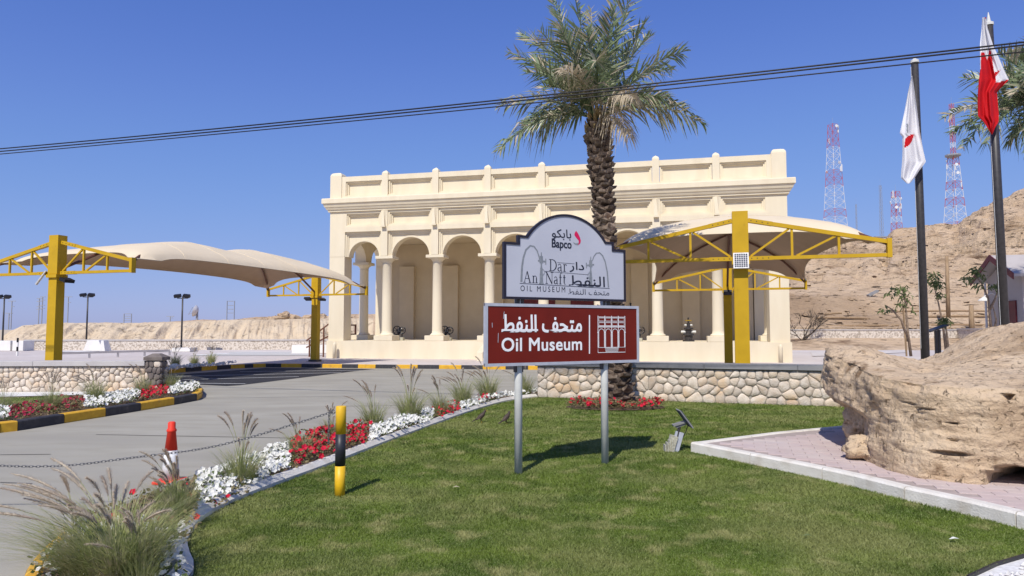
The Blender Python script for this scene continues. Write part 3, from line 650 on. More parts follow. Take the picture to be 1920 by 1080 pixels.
# ================================================================== TENSILE CANOPIES
def post_mesh(h):
    mb = MB(); prof = [(-.0, .175), (h-1.25, .165), (h-1.2, .19), (h, .185)]
    v = []; 
    for z, r_ in prof: v += [(-r_, -r_*.85, z), (r_, -r_*.85, z), (r_, r_*.85, z), (-r_, r_*.85, z)]
    mb.add(v, [(k*4+i, k*4+(i+1) % 4, k*4+4+(i+1) % 4, k*4+4+i) for k in range(3) for i in range(4)]+[(12, 13, 14, 15)]); return mb
def canopy(near, far, Wn, Wf, label, postH=4.62, seed=1, RH=1.10):
    near = Vector((near[0], near[1], 0)); far = Vector((far[0], far[1], 0)); L_ = (far-near).length; rz = math.atan2(far.y-near.y, far.x-near.x)-math.pi/2
    root = thing('canopy', near, rz, label, 'shade canopy', 'tensile car park canopies')
    for y, W, sgn in ((0, Wn, -1), (L_, Wf, 1)):
        mb = post_mesh(postH); o = mb.build('post', 'yellow_steel', root, False); o.location = (0, y, 0)
        b_ = MB(); b_.box(-.32, .32, -.30, .30, 0, .11); b_.box(-.24, .24, -.22, .22, .111, .2); k_ = b_.build('base_plate', 'dark_metal', root); k_.location = (0, y, 0)
        mb = MB(); mb.box(-.21, .21, -.2, .2, postH-1.32, postH-1.22); k_ = mb.build('collar', 'yellow_steel', root); k_.location = (0, y, 0)
        zb_, zt_, ze = 3.45, 4.40, 3.76
        for s_ in (-1, 1):
            MB().beam((s_*.19, y, zb_), (s_*W, y, zb_), .10, .085).build('bottom_chord', 'yellow_steel', root)
            MB().beam((s_*.19, y, zt_), (s_*W, y, ze), .10, .095).build('top_chord', 'yellow_steel', root)
            MB().box(min(s_*W-.05, s_*W+.05), max(s_*W-.05, s_*W+.05), y-.08, y+.08, zb_-.06, ze+.08).build('end_plate', 'yellow_steel', root)
            pl_ = MB(); pl_.box(*(sorted((s_*.19, s_*.75))), y-.058, y+.058, zb_-.05, zb_+.05); pl_.build('splice_plate', 'yellow_steel', root); pl_ = MB(); pl_.beam((s_*.19, y, zt_), (s_*.75, y, zt_-.56*(zt_-ze)/(W-.19)), .118, .105); pl_.build('splice_plate', 'yellow_steel', root)
            bo = MB()
            for q in range(4):
                bo.box(s_*(.26+q*.13)-.011, s_*(.26+q*.13)+.011, y-.062, y+.062, zb_-.011, zb_+.011)
                zz = zt_-(.07+q*.13)*(zt_-ze)/(W-.19); bo.box(s_*(.26+q*.13)-.011, s_*(.26+q*.13)+.011, y-.064, y+.064, zz-.011, zz+.011)
            bo.build('bolt', 'dark_metal', root)
            def zc(x): return zt_+(ze-zt_)*(x-.19)/(W-.19)-.04
            for fx in (.36, .675): MB().beam((s_*W*fx, y, zb_+.04), (s_*W*fx, y, zc(W*fx)), .055, .055).build('strut', 'yellow_steel', root)
            MB().beam((s_*.24, y, zb_+.06), (s_*(W*.36-.06), y, zc(W*.36)), .05, .05).build('brace', 'yellow_steel', root)
            MB().beam((s_*(W*.36+.1), y, zb_+.04), (s_*(W*.675-.06), y, zc(W*.675)), .05, .05).build('brace', 'yellow_steel', root)
            # membrane corner bracket
            MB().tube([(s_*W, y, ze), (s_*(W-.02), y-sgn*.14, ze+.05)], .05, 6).build('corner_bracket', 'dark_metal', root)
    nodes = [(.34, 5.0), (.66, 5.12)]
    zc0 = 3.83; SM1 = .02-math.log(3*math.exp(-7.0))/7
    def fab(a, b):
        u = a*2-1; t = b
        W = Wn+(Wf-Wn)*t; sc_ = 4*t*(1-t)
        x = u*(W-.02-.55*sc_); yi = .12+1.15*(1-abs(u)**1.6)
        y = yi+(L_-2*yi)*t
        d_ = min(t, 1-t)/.34; e = 1-abs(u)
        # hip shaped, tensioned membrane
        k = 7.0; h1 = min(1.0, d_); 
        sm = -math.log(math.exp(-k*e)+math.exp(-k*h1)+math.exp(-k*1.0))/k
        sm = max(0, sm+.02)/SM1
        hr = RH+(.10 if RH > 1.3 else .34)*t - .17*math.exp(-((t-.5)/.08)**2)*(1-min(1, abs(u)*1.3))
        hh = hr*min(1.05, (sm**.54)) if sm > 0 else 0
        rise = .24*(1-u*u)*math.exp(-d_*3)+.14*sc_*max(0, 1-e*3)
        return (x, y, zc0+hh+rise)
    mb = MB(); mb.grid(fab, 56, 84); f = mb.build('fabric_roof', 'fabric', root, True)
    mb = MB(); mb.grid(lambda a, b: (fab(a, b)[0], fab(a, b)[1], fab(a, b)[2]-.012), 56, 84); mb.build('fabric_shaded_side', 'fabric_shaded_side', root, True)  # sheet added below the membrane, carrying the underside shade as darker colour
    sm_ = MB()
    for tt in (.17, .34, .5, .66, .83): sm_.tube([tuple(q+(.004 if i == 2 else 0) for i, q in enumerate(fab(k/40, tt))) for k in range(41)], .009, 4)
    sm_.build('seam', 'fabric', root, True)
    # edge hems
    hem = MB(); 
    for a0 in (0, 1): hem.tube([fab(a0, k/60) for k in range(61)], .014, 5)
    for b0 in (0, 1): hem.tube([fab(k/40, b0) for k in range(41)], .014, 5)
    hem.build('hem', 'fabric', root, True)
    def under(a, b, d=.075): q = fab(a, b); return (q[0], q[1], q[2]-d)
    for y, t0, W, sg in ((0, .30, Wn, 1), (L_, .70, Wf, -1)):
        for s_ in (-1, 1):
            pts = [(s_*(W-.05), y, 3.72)]+[under(.5+s_*(.5*(1-k/8))*.96, (t0*k/8) if sg > 0 else 1-(1-t0)*k/8) for k in range(1, 9)]
            MB().tube(pts, .04, 6).build('hip_rib', 'brown_steel', root)
        pts = [(0, y+sg*.15, 3.6), under(.5, .02 if sg > 0 else .98, .1)]+[under(.5, (t0*k/4) if sg > 0 else 1-(1-t0)*k/4) for k in range(1, 5)]
        MB().tube(pts, .045, 6).build('centre_rib', 'brown_steel', root)
    return root, L_
def solar(parent, loc, rx, rz, name='solar_panel', w=.36, h=.40, grid=(6, 7)):
    mb = MB(); mb.box(-w/2, w/2, -.015, .015, -h/2, h/2); o = mb.build(name, 'cone_white', parent); o.location = loc; o.rotation_euler = (rx, 0, rz)
    c = MB(); cw, ch = (w-.05)/grid[0], (h-.05)/grid[1]
    for i in range(grid[0]):
        for j in range(grid[1]): c.box(-w/2+.025+i*cw+.006, -w/2+.025+(i+1)*cw-.006, -.019, -.0152, -h/2+.025+j*ch+.006, -h/2+.025+(j+1)*ch-.006)
    c.build('cell', 'panel_blue', o); return o
def flood(parent, loc, rx, rz):
    mb = MB(); mb.box(-.17, .17, -.12, .12, -.05, .05); o = mb.build('flood_light', 'black', parent); o.location = loc; o.rotation_euler = (rx, 0, rz)
    mb = MB(); mb.box(-.13, .13, -.09, .09, -.056, -.051); mb.build('lens', 'panel_blue', o)
cR, LR = canopy((5.66, 17.1), (9.40, 30.2), 3.32, 3.17, 'beige fabric canopy on yellow trusses standing behind the palm and signs at the right', RH=1.48)
solar(cR, (0, -.27, 3.38), R(-14), 0); flood(cR, (.0, .3, 3.15), 0, 0)
flood(cR, (0, LR-.32, 3.3), R(-35), 0)
cL, LL = canopy((-14.12, 21.45), (-9.9, 35.0), 2.95, 2.85, 'beige fabric canopy on yellow trusses reaching from the left edge to the museum corner')
solar(cL, (-.42, -.18, 3.30), R(-30), R(-45), w=.34, h=.50, grid=(6, 1)); flood(cL, (.42, .0, 3.22), R(20), R(90))
flood(cL, (-.40, LL-.1, 3.25), R(-25), 0); flood(cL, (.40, LL-.1, 3.22), R(20), R(60))
# ================================================================== SIGNS
S0 = Vector((-.348, 7.95, 0)); SDIR = Vector((1.95, 1.10, 0)); SW = SDIR.length; srz = math.atan2(SDIR.y, SDIR.x); SDIR = SDIR.normalized(); SN = Vector((SDIR.y, -SDIR.x, 0))
def sg(px, py, off=0.):      # pixel on the sign plane -> (x along the sign, z)
    d = ray(px, py); o = Vector((0, 0, EYE)); s = S0+SN*off; t = (s-o).dot(SN)/d.dot(SN); p = o+d*t; return ((p-s).dot(SDIR), p.z)
def zz(x, y): return sg(930+x/6.354, 400+y/6.353, .03)      # coordinates read off an enlargement of the white sign
def zb(x, y): return sg(880+x/3.376, 380+y/3.375, .03)
sgn = thing('brown_sign', S0, srz, 'brown rectangular sign reading Oil Museum in Arabic and English on two grey posts', 'sign')
b0 = sg(903, 683); b1 = sg(1190, 682); t0 = sg(904, 566); t1 = sg(1190, 577)
zlo, zhi = (b0[1]+b1[1])/2, (t0[1]+t1[1])/2; xw = b1[0]
for px in (972, 1134):
    x = sg(px, 800)[0]
    mb = MB(); mb.tube([(x, .0, -.05), (x, .0, zhi+.20)], .046, 18); mb.build('post', 'post_grey', sgn, True)
    mb = MB(); mb.box(x-.05, x+.05, -.03, .03, zlo-.08, zlo-.004); mb.build('clamp', 'dark_metal', sgn)
mb = MB(); mb.box(0, xw, -.086, -.05, zlo, zhi); mb.build('panel', 'sign_brown', sgn)
fw = .033; mb = MB(); mb.box(0, xw, -.094, -.048, zhi-fw, zhi+.001); mb.box(0, xw, -.094, -.048, zlo-.001, zlo+fw); mb.box(-.001, fw, -.0945, -.0475, zlo+fw, zhi-fw); mb.box(xw-fw, xw+.001, -.0945, -.0475, zlo+fw, zhi-fw)
mb.build('frame', 'silver', sgn)
def strip(mb, pts, w, y, mi=0):
    if not hasattr(w, '__len__'): w = [w]*len(pts)
    L_ = []; 
    for i, p in enumerate(pts):
        a = pts[max(i-1, 0)]; b = pts[min(i+1, len(pts)-1)]; dx, dz = b[0]-a[0], b[1]-a[1]; n = math.hypot(dx, dz) or 1; nx, nz_ = -dz/n*w[i]/2, dx/n*w[i]/2
        L_ += [(p[0]+nx, y, p[1]+nz_), (p[0]-nx, y, p[1]-nz_)]
    mb.add(L_, [(2*i, 2*i+1, 2*i+3, 2*i+2) for i in range(len(pts)-1)], mi)
yb = -.0885
mb = MB(); a = zb(190, 812); b = zb(693, 720); put_text(mb, 'mathaf', a[0], b[0], a[1]-.015, b[1]+.01, yb, .0045)
mb.build('arabic_lettering', 'letter_white', sgn)
mb = MB(); strip(mb, [zb(190, 806), zb(418, 806)], .021, yb-.003); strip(mb, [zb(508, 806), zb(693, 808)], .021, yb-.003); mb.build('underline', 'letter_white', sgn)
mb = MB(); a = zb(190, 940); b = zb(694, 853); put_text(mb, 'oil', a[0], b[0], a[1], b[1], yb, .0035); mb.build('lettering', 'letter_white', sgn)
mb = MB(); strip(mb, [zb(743, 712), zb(743, 955)], .017, yb); mb.build('divider_bar', 'letter_white', sgn)
mb = MB(); lw = .0065; a = zb(797, 948); b = zb(967, 722); X = lambda u: a[0]+(b[0]-a[0])*u; Z = lambda v: a[1]+(b[1]-a[1])*v
def rc(u0, v0, u1, v1, w=lw): strip(mb, [(X(u0), Z(v0)), (X(u1), Z(v0)), (X(u1), Z(v1)), (X(u0), Z(v1)), (X(u0), Z(v0))], w, yb)
rc(0, 0, 1, .14); rc(0, .14, 1, .70)
for k in range(4):
    for v in (.74, .87): rc(.04+k*.24, v, .04+k*.24+.2, v+.09)
    cx = .13+k*.247; pts = [(X(cx-.10), Z(.14)), (X(cx-.10), Z(.56))]+[(X(cx-.10*math.cos(q)), Z(.56)+(X(.1)-X(0))*math.sin(q)) for q in np.linspace(0, math.pi, 12)]+[(X(cx+.10), Z(.14))]
    strip(mb, pts, lw, yb-.0006)
for k in range(5): strip(mb, [(X(.005+k*.247), Z(.14)), (X(.005+k*.247), Z(1.02))], lw*1.3, yb-.0009); strip(mb, [(X(-.02+k*.247), Z(.56)), (X(.03+k*.247), Z(.56))], lw*1.6, yb-.0012)
for k in range(4): strip(mb, [(X(.27-k*.01), Z(.03+k*.035)), (X(.73+k*.01), Z(.03+k*.035))], lw, yb-.0015)
strip(mb, [(X(0), Z(.985)), (X(1), Z(.985))], lw, yb-.0018); strip(mb, [(X(0), Z(.725)), (X(1), Z(.725))], lw, yb-.0018)
mb.build('museum_pictogram', 'letter_white', sgn)
mb = MB()
for pts in ([(200, 735), (203, 700), (206, 690)], [(129, 760), (130, 790)], [(168, 825), (166, 885)]): strip(mb, [zb(*p) for p in pts], .006, yb-.002)
mb.build('scratch', 'sign_white', sgn)
# white sign
ws = thing('white_sign', S0, srz, 'white museum sign with arched top and black edge mounted above the brown sign', 'sign')
wl, wr = sg(938, 500)[0], sg(1165, 520)[0]; WW = wr-wl; wz0 = 2.055; zs1 = (sg(939, 449)[1]+sg(1163, 475)[1])/2; zs2 = (sg(963, 437)[1]+sg(1140, 460)[1])/2; zap = sg(1049, 403)[1]
def outline(d):      # inset d
    p = [(wl+d, wz0+d), (wr-d, wz0+d), (wr-d, zs1-d), (wr-WW*.105-d, zs1-d), (wr-WW*.105-d, zs2-d)]
    x1, x0 = wr-WW*.175, wl+WW*.175; h = zap-zs2; half = (x1-x0)/2; Rr = (half*half+h*h)/(2*h); cx = (x0+x1)/2; cz = zs2+h-Rr
    a1 = math.asin(half/Rr); Rr -= d
    a_ = math.acos(min(1, (zs2-d-cz)/Rr))
    p += [(cx+Rr*math.sin(a), cz+Rr*math.cos(a)) for a in np.linspace(a_, -a_, 33)]
    return p+[(wl+WW*.105+d, zs2-d), (wl+WW*.105+d, zs1-d), (wl+d, zs1-d)]
o1, o2 = outline(0), outline(.028)
mb = MB(); mb.prism(o2, -.082, -.05); mb.build('panel', 'sign_white', ws)
mb = MB(); n = len(o1)
v = [(x, -.092, z) for x, z in o1]+[(x, -.092, z) for x, z in o2]+[(x, -.045, z) for x, z in o1]+[(x, -.083, z) for x, z in o2]
f = [(i, (i+1) % n, n+(i+1) % n, n+i) for i in range(n)]+[(i, 2*n+i, 2*n+(i+1) % n, (i+1) % n) for i in range(n)]+[(n+i, n+(i+1) % n, 3*n+(i+1) % n, 3*n+i) for i in range(n)]+[tuple(range(2*n, 3*n))[::-1]]
mb.add(v, f); mb.build('edge_trim', 'sign_edge', ws)
yw = -.0835
def txt(key, pa, pb, name, m='letter_dark', bold=0):
    mb = MB(); a, b = zz(*pa), zz(*pb); put_text(mb, key, a[0], b[0], a[1], b[1], yw, bold); mb.build(name, m, ws)
txt('babko', (636, 318), (865, 205), 'arabic_lettering', bold=.0010); txt('bapco', (638, 440), (868, 330), 'lettering', bold=.0026)
txt('dar_ar', (848, 700), (1018, 590), 'arabic_lettering', bold=.0016); txt('naft_ar', (840, 866), (1265, 760), 'arabic_lettering', bold=.0010)
mb = MB(); strip(mb, [zz(1010, 853), zz(1215, 860)], .006, yw-.001); strip(mb, [zz(905, 846), zz(1040, 850)], .006, yw-.001); mb.build('arabic_stroke', 'letter_dark', ws)
txt('om', (265, 928), (795, 880), 'small_lettering'); txt('mathaf', (830, 968), (1318, 915), 'small_arabic_lettering')
mb = MB()
for pa, pb, w in (((700, 590), (905, 605), .004), ((548, 692), (1075, 735), .004), ((255, 836), (1322, 897), .005)): strip(mb, [zz(*pa), zz(*pb)], w, yw-.0012)
mb.build('rule_line', 'letter_dark', ws)
# serif letters drawn as strokes, unit cell heights 1 for capitals
def arc(cx, cz, rx, rz_, a0, a1, n=10): return [(cx+rx*math.cos(R(a0+(a1-a0)*k/n)), cz+rz_*math.sin(R(a0+(a1-a0)*k/n))) for k in range(n+1)]
tk, th_ = .11, .045
def bowlw(n, a=th_, b=tk): return [a+(b-a)*math.sin(math.pi*k/(n-1)) for k in range(n)]
GL = {
 'D': (.82, [([(.17, 0), (.17, 1)], tk), ([(.0, .02), (.35, .02)], th_), ([(.0, .98), (.35, .98)], th_), (arc(.30, .5, .46, .48, 90, -90, 14), bowlw(15))]),
 'a': (.50, [([(.36, .06), (.36, .45)], .10), (arc(.21, .45, .15, .17, 0, 160, 8), .05), (arc(.19, .17, .15, .15, 80, 280, 10), bowlw(11, .04, .10)), ([(.2, .33), (.36, .36)], .04), (arc(.43, .08, .07, .07, 180, 330, 5), .05), ([(.2, .02), (.36, .1)], .04)]),
 'r': (.42, [([(.14, 0), (.14, .62)], .10), ([(.02, .02), (.28, .02)], th_), ([(.02, .60), (.14, .62)], th_), (arc(.27, .47, .13, .14, 180, 50, 6), .05), ([(.34, .58), (.38, .54)], .09)]),
 'A': (.88, [([(.12, .0), (.42, 1)], .05), ([(.42, 1), (.74, 0)], tk), ([(.22, .36), (.62, .36)], th_), ([(.0, .02), (.26, .02)], th_), ([(.58, .02), (.88, .02)], th_)]),
 'n': (.62, [([(.14, 0), (.14, .62)], .10), ([(.02, .02), (.27, .02)], th_), ([(.02, .6), (.14, .62)], th_), (arc(.31, .45, .16, .17, 180, 0, 9), .055), ([(.47, .45), (.47, 0)], .10), ([(.35, .02), (.6, .02)], th_)]),
 'N': (.92, [([(.15, 0), (.15, 1)], .05), ([(.12, 1), (.78, 0)], tk), ([(.78, 0), (.78, 1)], .05), ([(0, .02), (.3, .02)], th_), ([(0, .98), (.18, .98)], th_), ([(.62, .98), (.94, .98)], th_)]),
 'f': (.40, [([(.17, 0), (.17, .82)], .10), (arc(.30, .82, .13, .16, 180, 50, 6), .05), ([(.04, .6), (.34, .6)], th_), ([(.05, .02), (.31, .02)], th_)]),
 't': (.36, [([(.16, .82), (.16, .12)], .10), ([(.03, .6), (.32, .6)], th_), (arc(.26, .12, .10, .11, 180, 300, 5), .05)]),
}
def serif(word, pa, pb):      # pa: left baseline, pb: right at cap height
    tot = sum(GL[c][0] for c in word)+.08*(len(word)-1); a, b = zz(*pa), zz(*pb); sx, sz_ = (b[0]-a[0])/tot, b[1]-a[1]; x = 0; mb = MB(); k = 0
    for c in word:
        for pts, w in GL[c][1]:
            k += 1; pp_ = [(a[0]+(x+p[0])*sx, a[1]+p[1]*sz_) for p in pts]; ww = [q*sz_*.95 for q in (w if hasattr(w, '__len__') else [w]*len(pts))]; strip(mb, pp_, ww, yw-.0001*k)
        x += GL[c][0]+.08
    mb.build('serif_lettering', 'letter_dark', ws)
serif('Dar', (604, 688), (815, 562)); serif('An', (297, 826), (470, 700)); serif('Naft', (560, 840), (802, 712))
mb = MB(); strip(mb, [zz(*p) for p in ((275, 820), (283, 640), (300, 530), (330, 440), (380, 392), (425, 400), (462, 450), (485, 520), (492, 560))], [.028, .026, .024, .022, .020, .020, .018, .016, .014], yw)
strip(mb, [zz(*p) for p in ((1310, 886), (1295, 700), (1270, 580), (1240, 510), (1205, 475), (1165, 480), (1135, 520), (1118, 570))], [.022, .021, .020, .018, .017, .016, .015, .013], yw); mb.build('arched_pipe_print', 'print_grey', ws)
mb = MB()
for cx, y0, y1, k in ((512, 468, 850, 1), (1098, 520, 880, -1)):
    H = y1-y0
    for u0, u1, w0, w1 in ((0, .12, 10, 20), (.12, .34, 46, 56), (.34, .48, 22, 22), (.48, .66, 36, 40), (.66, .95, 48, 52), (.95, 1.0, 70, 70)):
        p0, p1 = zz(cx, y0+H*u0), zz(cx, y0+H*u1); s_ = .00092; strip(mb, [p0, p1], [w0*s_, w1*s_], yw-.0008)
    strip(mb, [zz(cx-k*40, y0+H*.26), zz(cx+k*52, y0+H*.29)], .018, yw-.0012); strip(mb, [zz(cx+k*52, y0+H*.20), zz(cx+k*52, y0+H*.38)], .012, yw-.0014)
    cc = zz(cx+k*14, y0+H*.62); strip(mb, [(cc[0]+.025*math.cos(q), cc[1]+.035*math.sin(q)) for q in np.linspace(0, 2*math.pi, 15)], .006, yw-.0016)
mb.build('wellhead_print', 'print_grey', ws)
mb = MB(); fp = [(925, 214), (948, 245), (970, 290), (981, 330), (976, 362), (948, 386), (958, 350), (952, 325), (925, 295), (905, 265), (908, 240)]
mb.add([(zz(*p)[0], yw, zz(*p)[1]) for p in fp], [tuple(range(len(fp)))]); mb.build('flame_emblem', 'magenta', ws)
mb = MB(); fp = [(888, 348), (915, 362), (940, 360), (957, 352), (948, 386), (920, 382), (900, 368)]
mb.add([(zz(*p)[0], yw, zz(*p)[1]) for p in fp], [tuple(range(len(fp)))]); mb.build('emblem_tail', 'print_grey', ws)
mb = MB()
for px in (972, 1134):
    x = sg(px, 560)[0]; mb.box(x-.05, x+.05, -.045, .0, zhi-.05, wz0+.12)
mb.build('back_bracket', 'dark_metal', ws)
# ================================================================== bollard, chain, cone
bo = G(637, 933); bo.z = .02
bt = thing('bollard', bo, 0, 'yellow and black banded steel bollard on the lawn edge holding a chain', 'bollard')
H = .895; r_ = .052
for z0, z1, m in ((-.05, .30, 'bollard_yellow'), (.30, .62, 'bollard_black'), (.62, H, 'bollard_yellow')):
    mb = MB(); mb.lathe([(r_, z0), (r_, z1)]+([(r_-.006, z1+.006), (.004, z1+.008)] if z1 == H else []), 28); mb.build('band', m, bt, False)
for q in bt.children: q.data.polygons.foreach_set('use_smooth', [abs(p.normal.z) < .5 for p in q.data.polygons])
mb = MB(); mb.tube([(-r_, 0, H-.05), (-r_-.03, 0, H-.05)], .008, 6); mb.tube([(-r_-.03+.02*math.cos(a), 0, H-.055+.02*math.sin(a)) for a in np.linspace(0, 2*math.pi, 10)], .006, 5); mb.build('chain_ring', 'chain', bt)
ch = thing('chain', bo, 0, 'steel link chain sagging from the bollard across the planting to the left', 'chain')
lk = MB(); LL_, lw_ = .040, .010
pts = [(LL_/2-.012+.012*math.cos(a)*1 if math.cos(a) > 0 else -LL_/2+.012+.012*math.cos(a), lw_*math.sin(a), 0) for a in np.linspace(0, 2*math.pi, 13)]
lk.tube(pts, .0032, 5, caps=False); lk_me = lk.mesh('link', 'chain')
def chain_pts():
    a = bo+Vector((-r_-.05, 0, H-.06)); e = G(0, 880)      # leftwards to a bollard outside the picture
    via = [P(420, 833, 6.9), P(250, 858, 6.75), P(100, 874, 6.6), P(-60, 868, 6.5), P(-250, 835, 6.35)]
    p = [a]+via; out = []
    for i in range(len(p)-1):
        p0, p1, p2, p3 = p[max(0, i-1)], p[i], p[i+1], p[min(len(p)-1, i+2)]
        for k in range(12):
            t = k/12; out.append(.5*((2*p1)+(-p0+p2)*t+(2*p0-5*p1+4*p2-p3)*t*t+(-p0+3*p1-3*p2+p3)*t**3))
    return out+[p[-1]]
def lay_links(cp, step=.031):
    s_ = [0]
    for a, b in zip(cp[:-1], cp[1:]): s_.append(s_[-1]+(b-a).length)
    n = int(s_[-1]/step)
    for k in range(min(n, 290)):
        d = k*step; i = next(j for j in range(len(s_)-1) if s_[j+1] >= d); t = (d-s_[i])/(s_[i+1]-s_[i]); p = cp[i].lerp(cp[i+1], t); dr = (cp[i+1]-cp[i]).normalized()
        q = dr.to_track_quat('X', 'Z').to_matrix() @ Matrix.Rotation(R(90*(k % 2)+30+random.uniform(-15, 15)), 3, 'X')
        o = link('link', lk_me, ch, p-bo); o.rotation_euler = q.to_euler()
lay_links(chain_pts())
lay_links([bo+Vector((-r_-.07, .01, H-.08)), bo+Vector((-r_-.075, .01, H-.42))])
cn = G(319, 905); ct = thing('traffic_cone', cn, 0, 'tall traffic cone with red top and white body behind the tall grass', 'traffic cone')
mb = MB(); mb.bevbox(-.14, .14, -.14, .14, 0, .04, .01); mb.build('base', 'cone_red', ct)
mb = MB(); mb.lathe([(.095, .041), (.066, .36)], 22); mb.build('sleeve', 'cone_white', ct, True)
mb = MB(); mb.lathe([(.067, .3605), (.045, .56), (.052, .565), (.052, .585), (.040, .60), (.040, .66), (.03, .672), (.004, .675)], 22); mb.build('tip', 'cone_red', ct, True)
# ================================================================== STONE WALLS
def stone_wall(name, a, b, h, th, cop, label, seed, sx=.215, sz=.18, coph=.12, overhang=.05, cutl=0):
    a = Vector(a); b = Vector(b); L_ = (b-a).length; rz = math.atan2(b.y-a.y, b.x-a.x); root = thing(name, a, rz, label, 'wall')
    MB().box(0, L_, 0, th, -.05, h).build('mortar_core', 'mortar', root)
    rnd = random.Random(seed); k = 0
    for c in voronoi(L_, h-.01, sx, sz, seed):
        me = stone_mesh(c, rnd)
        if me is None: continue
        k += 1; link('stone', me, root)
    n = int(L_/1.9)
    for i in range(n): MB().bevbox(L_*i/n+(-.05 if i == 0 else .002), L_*(i+1)/n-.002, -overhang-.03, th+overhang, h, h+coph, .008).build('coping', cop, root)
    return root
rw = stone_wall('stone_wall', WR0, WR1+wrd*1.0, .80, .32, 'coping', 'low rubble stone wall with grey coping behind the palm at the lawn edge', 5)
LW1 = G(272, 735, .12); LW0 = G(-150, 737, .12)
lwl = stone_wall('stone_wall', LW0, LW1, .66, .32, 'coping_light', 'low pale rubble wall with light grey coping at the left', 6, sx=.165, sz=.14, coph=.13)
lwd = (LW1-LW0).normalized()
pr = thing('wall_pier', LW1+lwd*.02+Vector((0, -.06, 0)), math.atan2(lwd.y, lwd.x), 'stone end pier with a dark pointed cap at the right end of the left wall', 'pier')
MB().box(.02, .36, .02, .38, -.05, .80).build('mortar_core', 'mortar', pr)
rnd = random.Random(9)
for fc in range(2):
    for c in voronoi(.38, .78, .15, .15, 11+fc, .2):
        me = stone_mesh(c, rnd, .008, .02)
        if me is None: continue
        me.materials[0] = M['pier_dark'] if rnd.random() < .6 else M['stone']
        o = link('stone', me, pr)
        if fc == 1: o.location = (.38, 0, 0); o.rotation_euler = (0, 0, math.pi/2)
mb = MB(); q = [(-.04, -.04), (.42, -.04), (.42, .44), (-.04, .44)]; mb.add([(x, y, .80) for x, y in q]+[(x, y, .88) for x, y in q]+[(.19+(x-.19)*.35, .2+(y-.2)*.35, .97) for x, y in q], [(0, 1, 5, 4), (1, 2, 6, 5), (2, 3, 7, 6), (3, 0, 4, 7), (4, 5, 9, 8), (5, 6, 10, 9), (6, 7, 11, 10), (7, 4, 8, 11), (8, 9, 10, 11), (3, 2, 1, 0)]); mb.build('cap', 'pier_dark', pr)
# ================================================================== PALMS
def frond_mesh(tip, bulge, mats_, rnd, ll=.42, n=52, droop=.05, side=0.0):
    """origin at 0, tip relative; quadratic curve"""
    tip = Vector(tip); c1 = tip*.45+Vector((side, 0, bulge*tip.length*.42)); mb = MB(); pts = []
    def B(t): return c1*(2*t*(1-t))+tip*(t*t)
    pts = [B(k/16) for k in range(17)]; mb.tube(pts, [.022*(1-k/17)+.004 for k in range(17)], 5, 0)
    for k in range(n):
        t = .12+.87*(k+rnd.random()*.5)/n; p = B(t); d = (B(min(1, t+.02))-B(t-.02)).normalized()
        up = Vector((0, 0, 1)); sd_ = d.cross(up)
        if sd_.length < .15: sd_ = Vector((1, 0, 0))
        sd_.normalize(); nup = sd_.cross(d).normalized()
        L_ = ll*(math.sin(math.pi*min(1, .18+t*.82))**.6)*rnd.uniform(.8, 1.12)+.06
        for s_ in (-1, 1):
            if rnd.random() < .04: continue
            an = rnd.uniform(.70, 1.05)*(1-.30*t)+.10; ph = rnd.choice((rnd.uniform(.2, 1.15), rnd.uniform(-1.0, .1))); ld = (d*math.cos(an)+(sd_*s_*math.cos(ph)+nup*math.sin(ph))*math.sin(an)).normalized()
            q = p+ld*L_*.5; e = p+ld*L_+Vector((0, 0, -droop*L_*rnd.uniform(.4, 2.2))); w = d.cross(ld).normalized(); w = (w*.45+d*.9).normalized()*(.021*max(1, ll/.55))
            mi = 1 if rnd.random() < .10+.5*max(0, t-.75) else 0
            mb.add([p-w*.6, p+w*.6, q+w, q-w, e], [(0, 1, 2, 3), (3, 2, 4)], mi)
    return mb.mesh('frond', mats_)
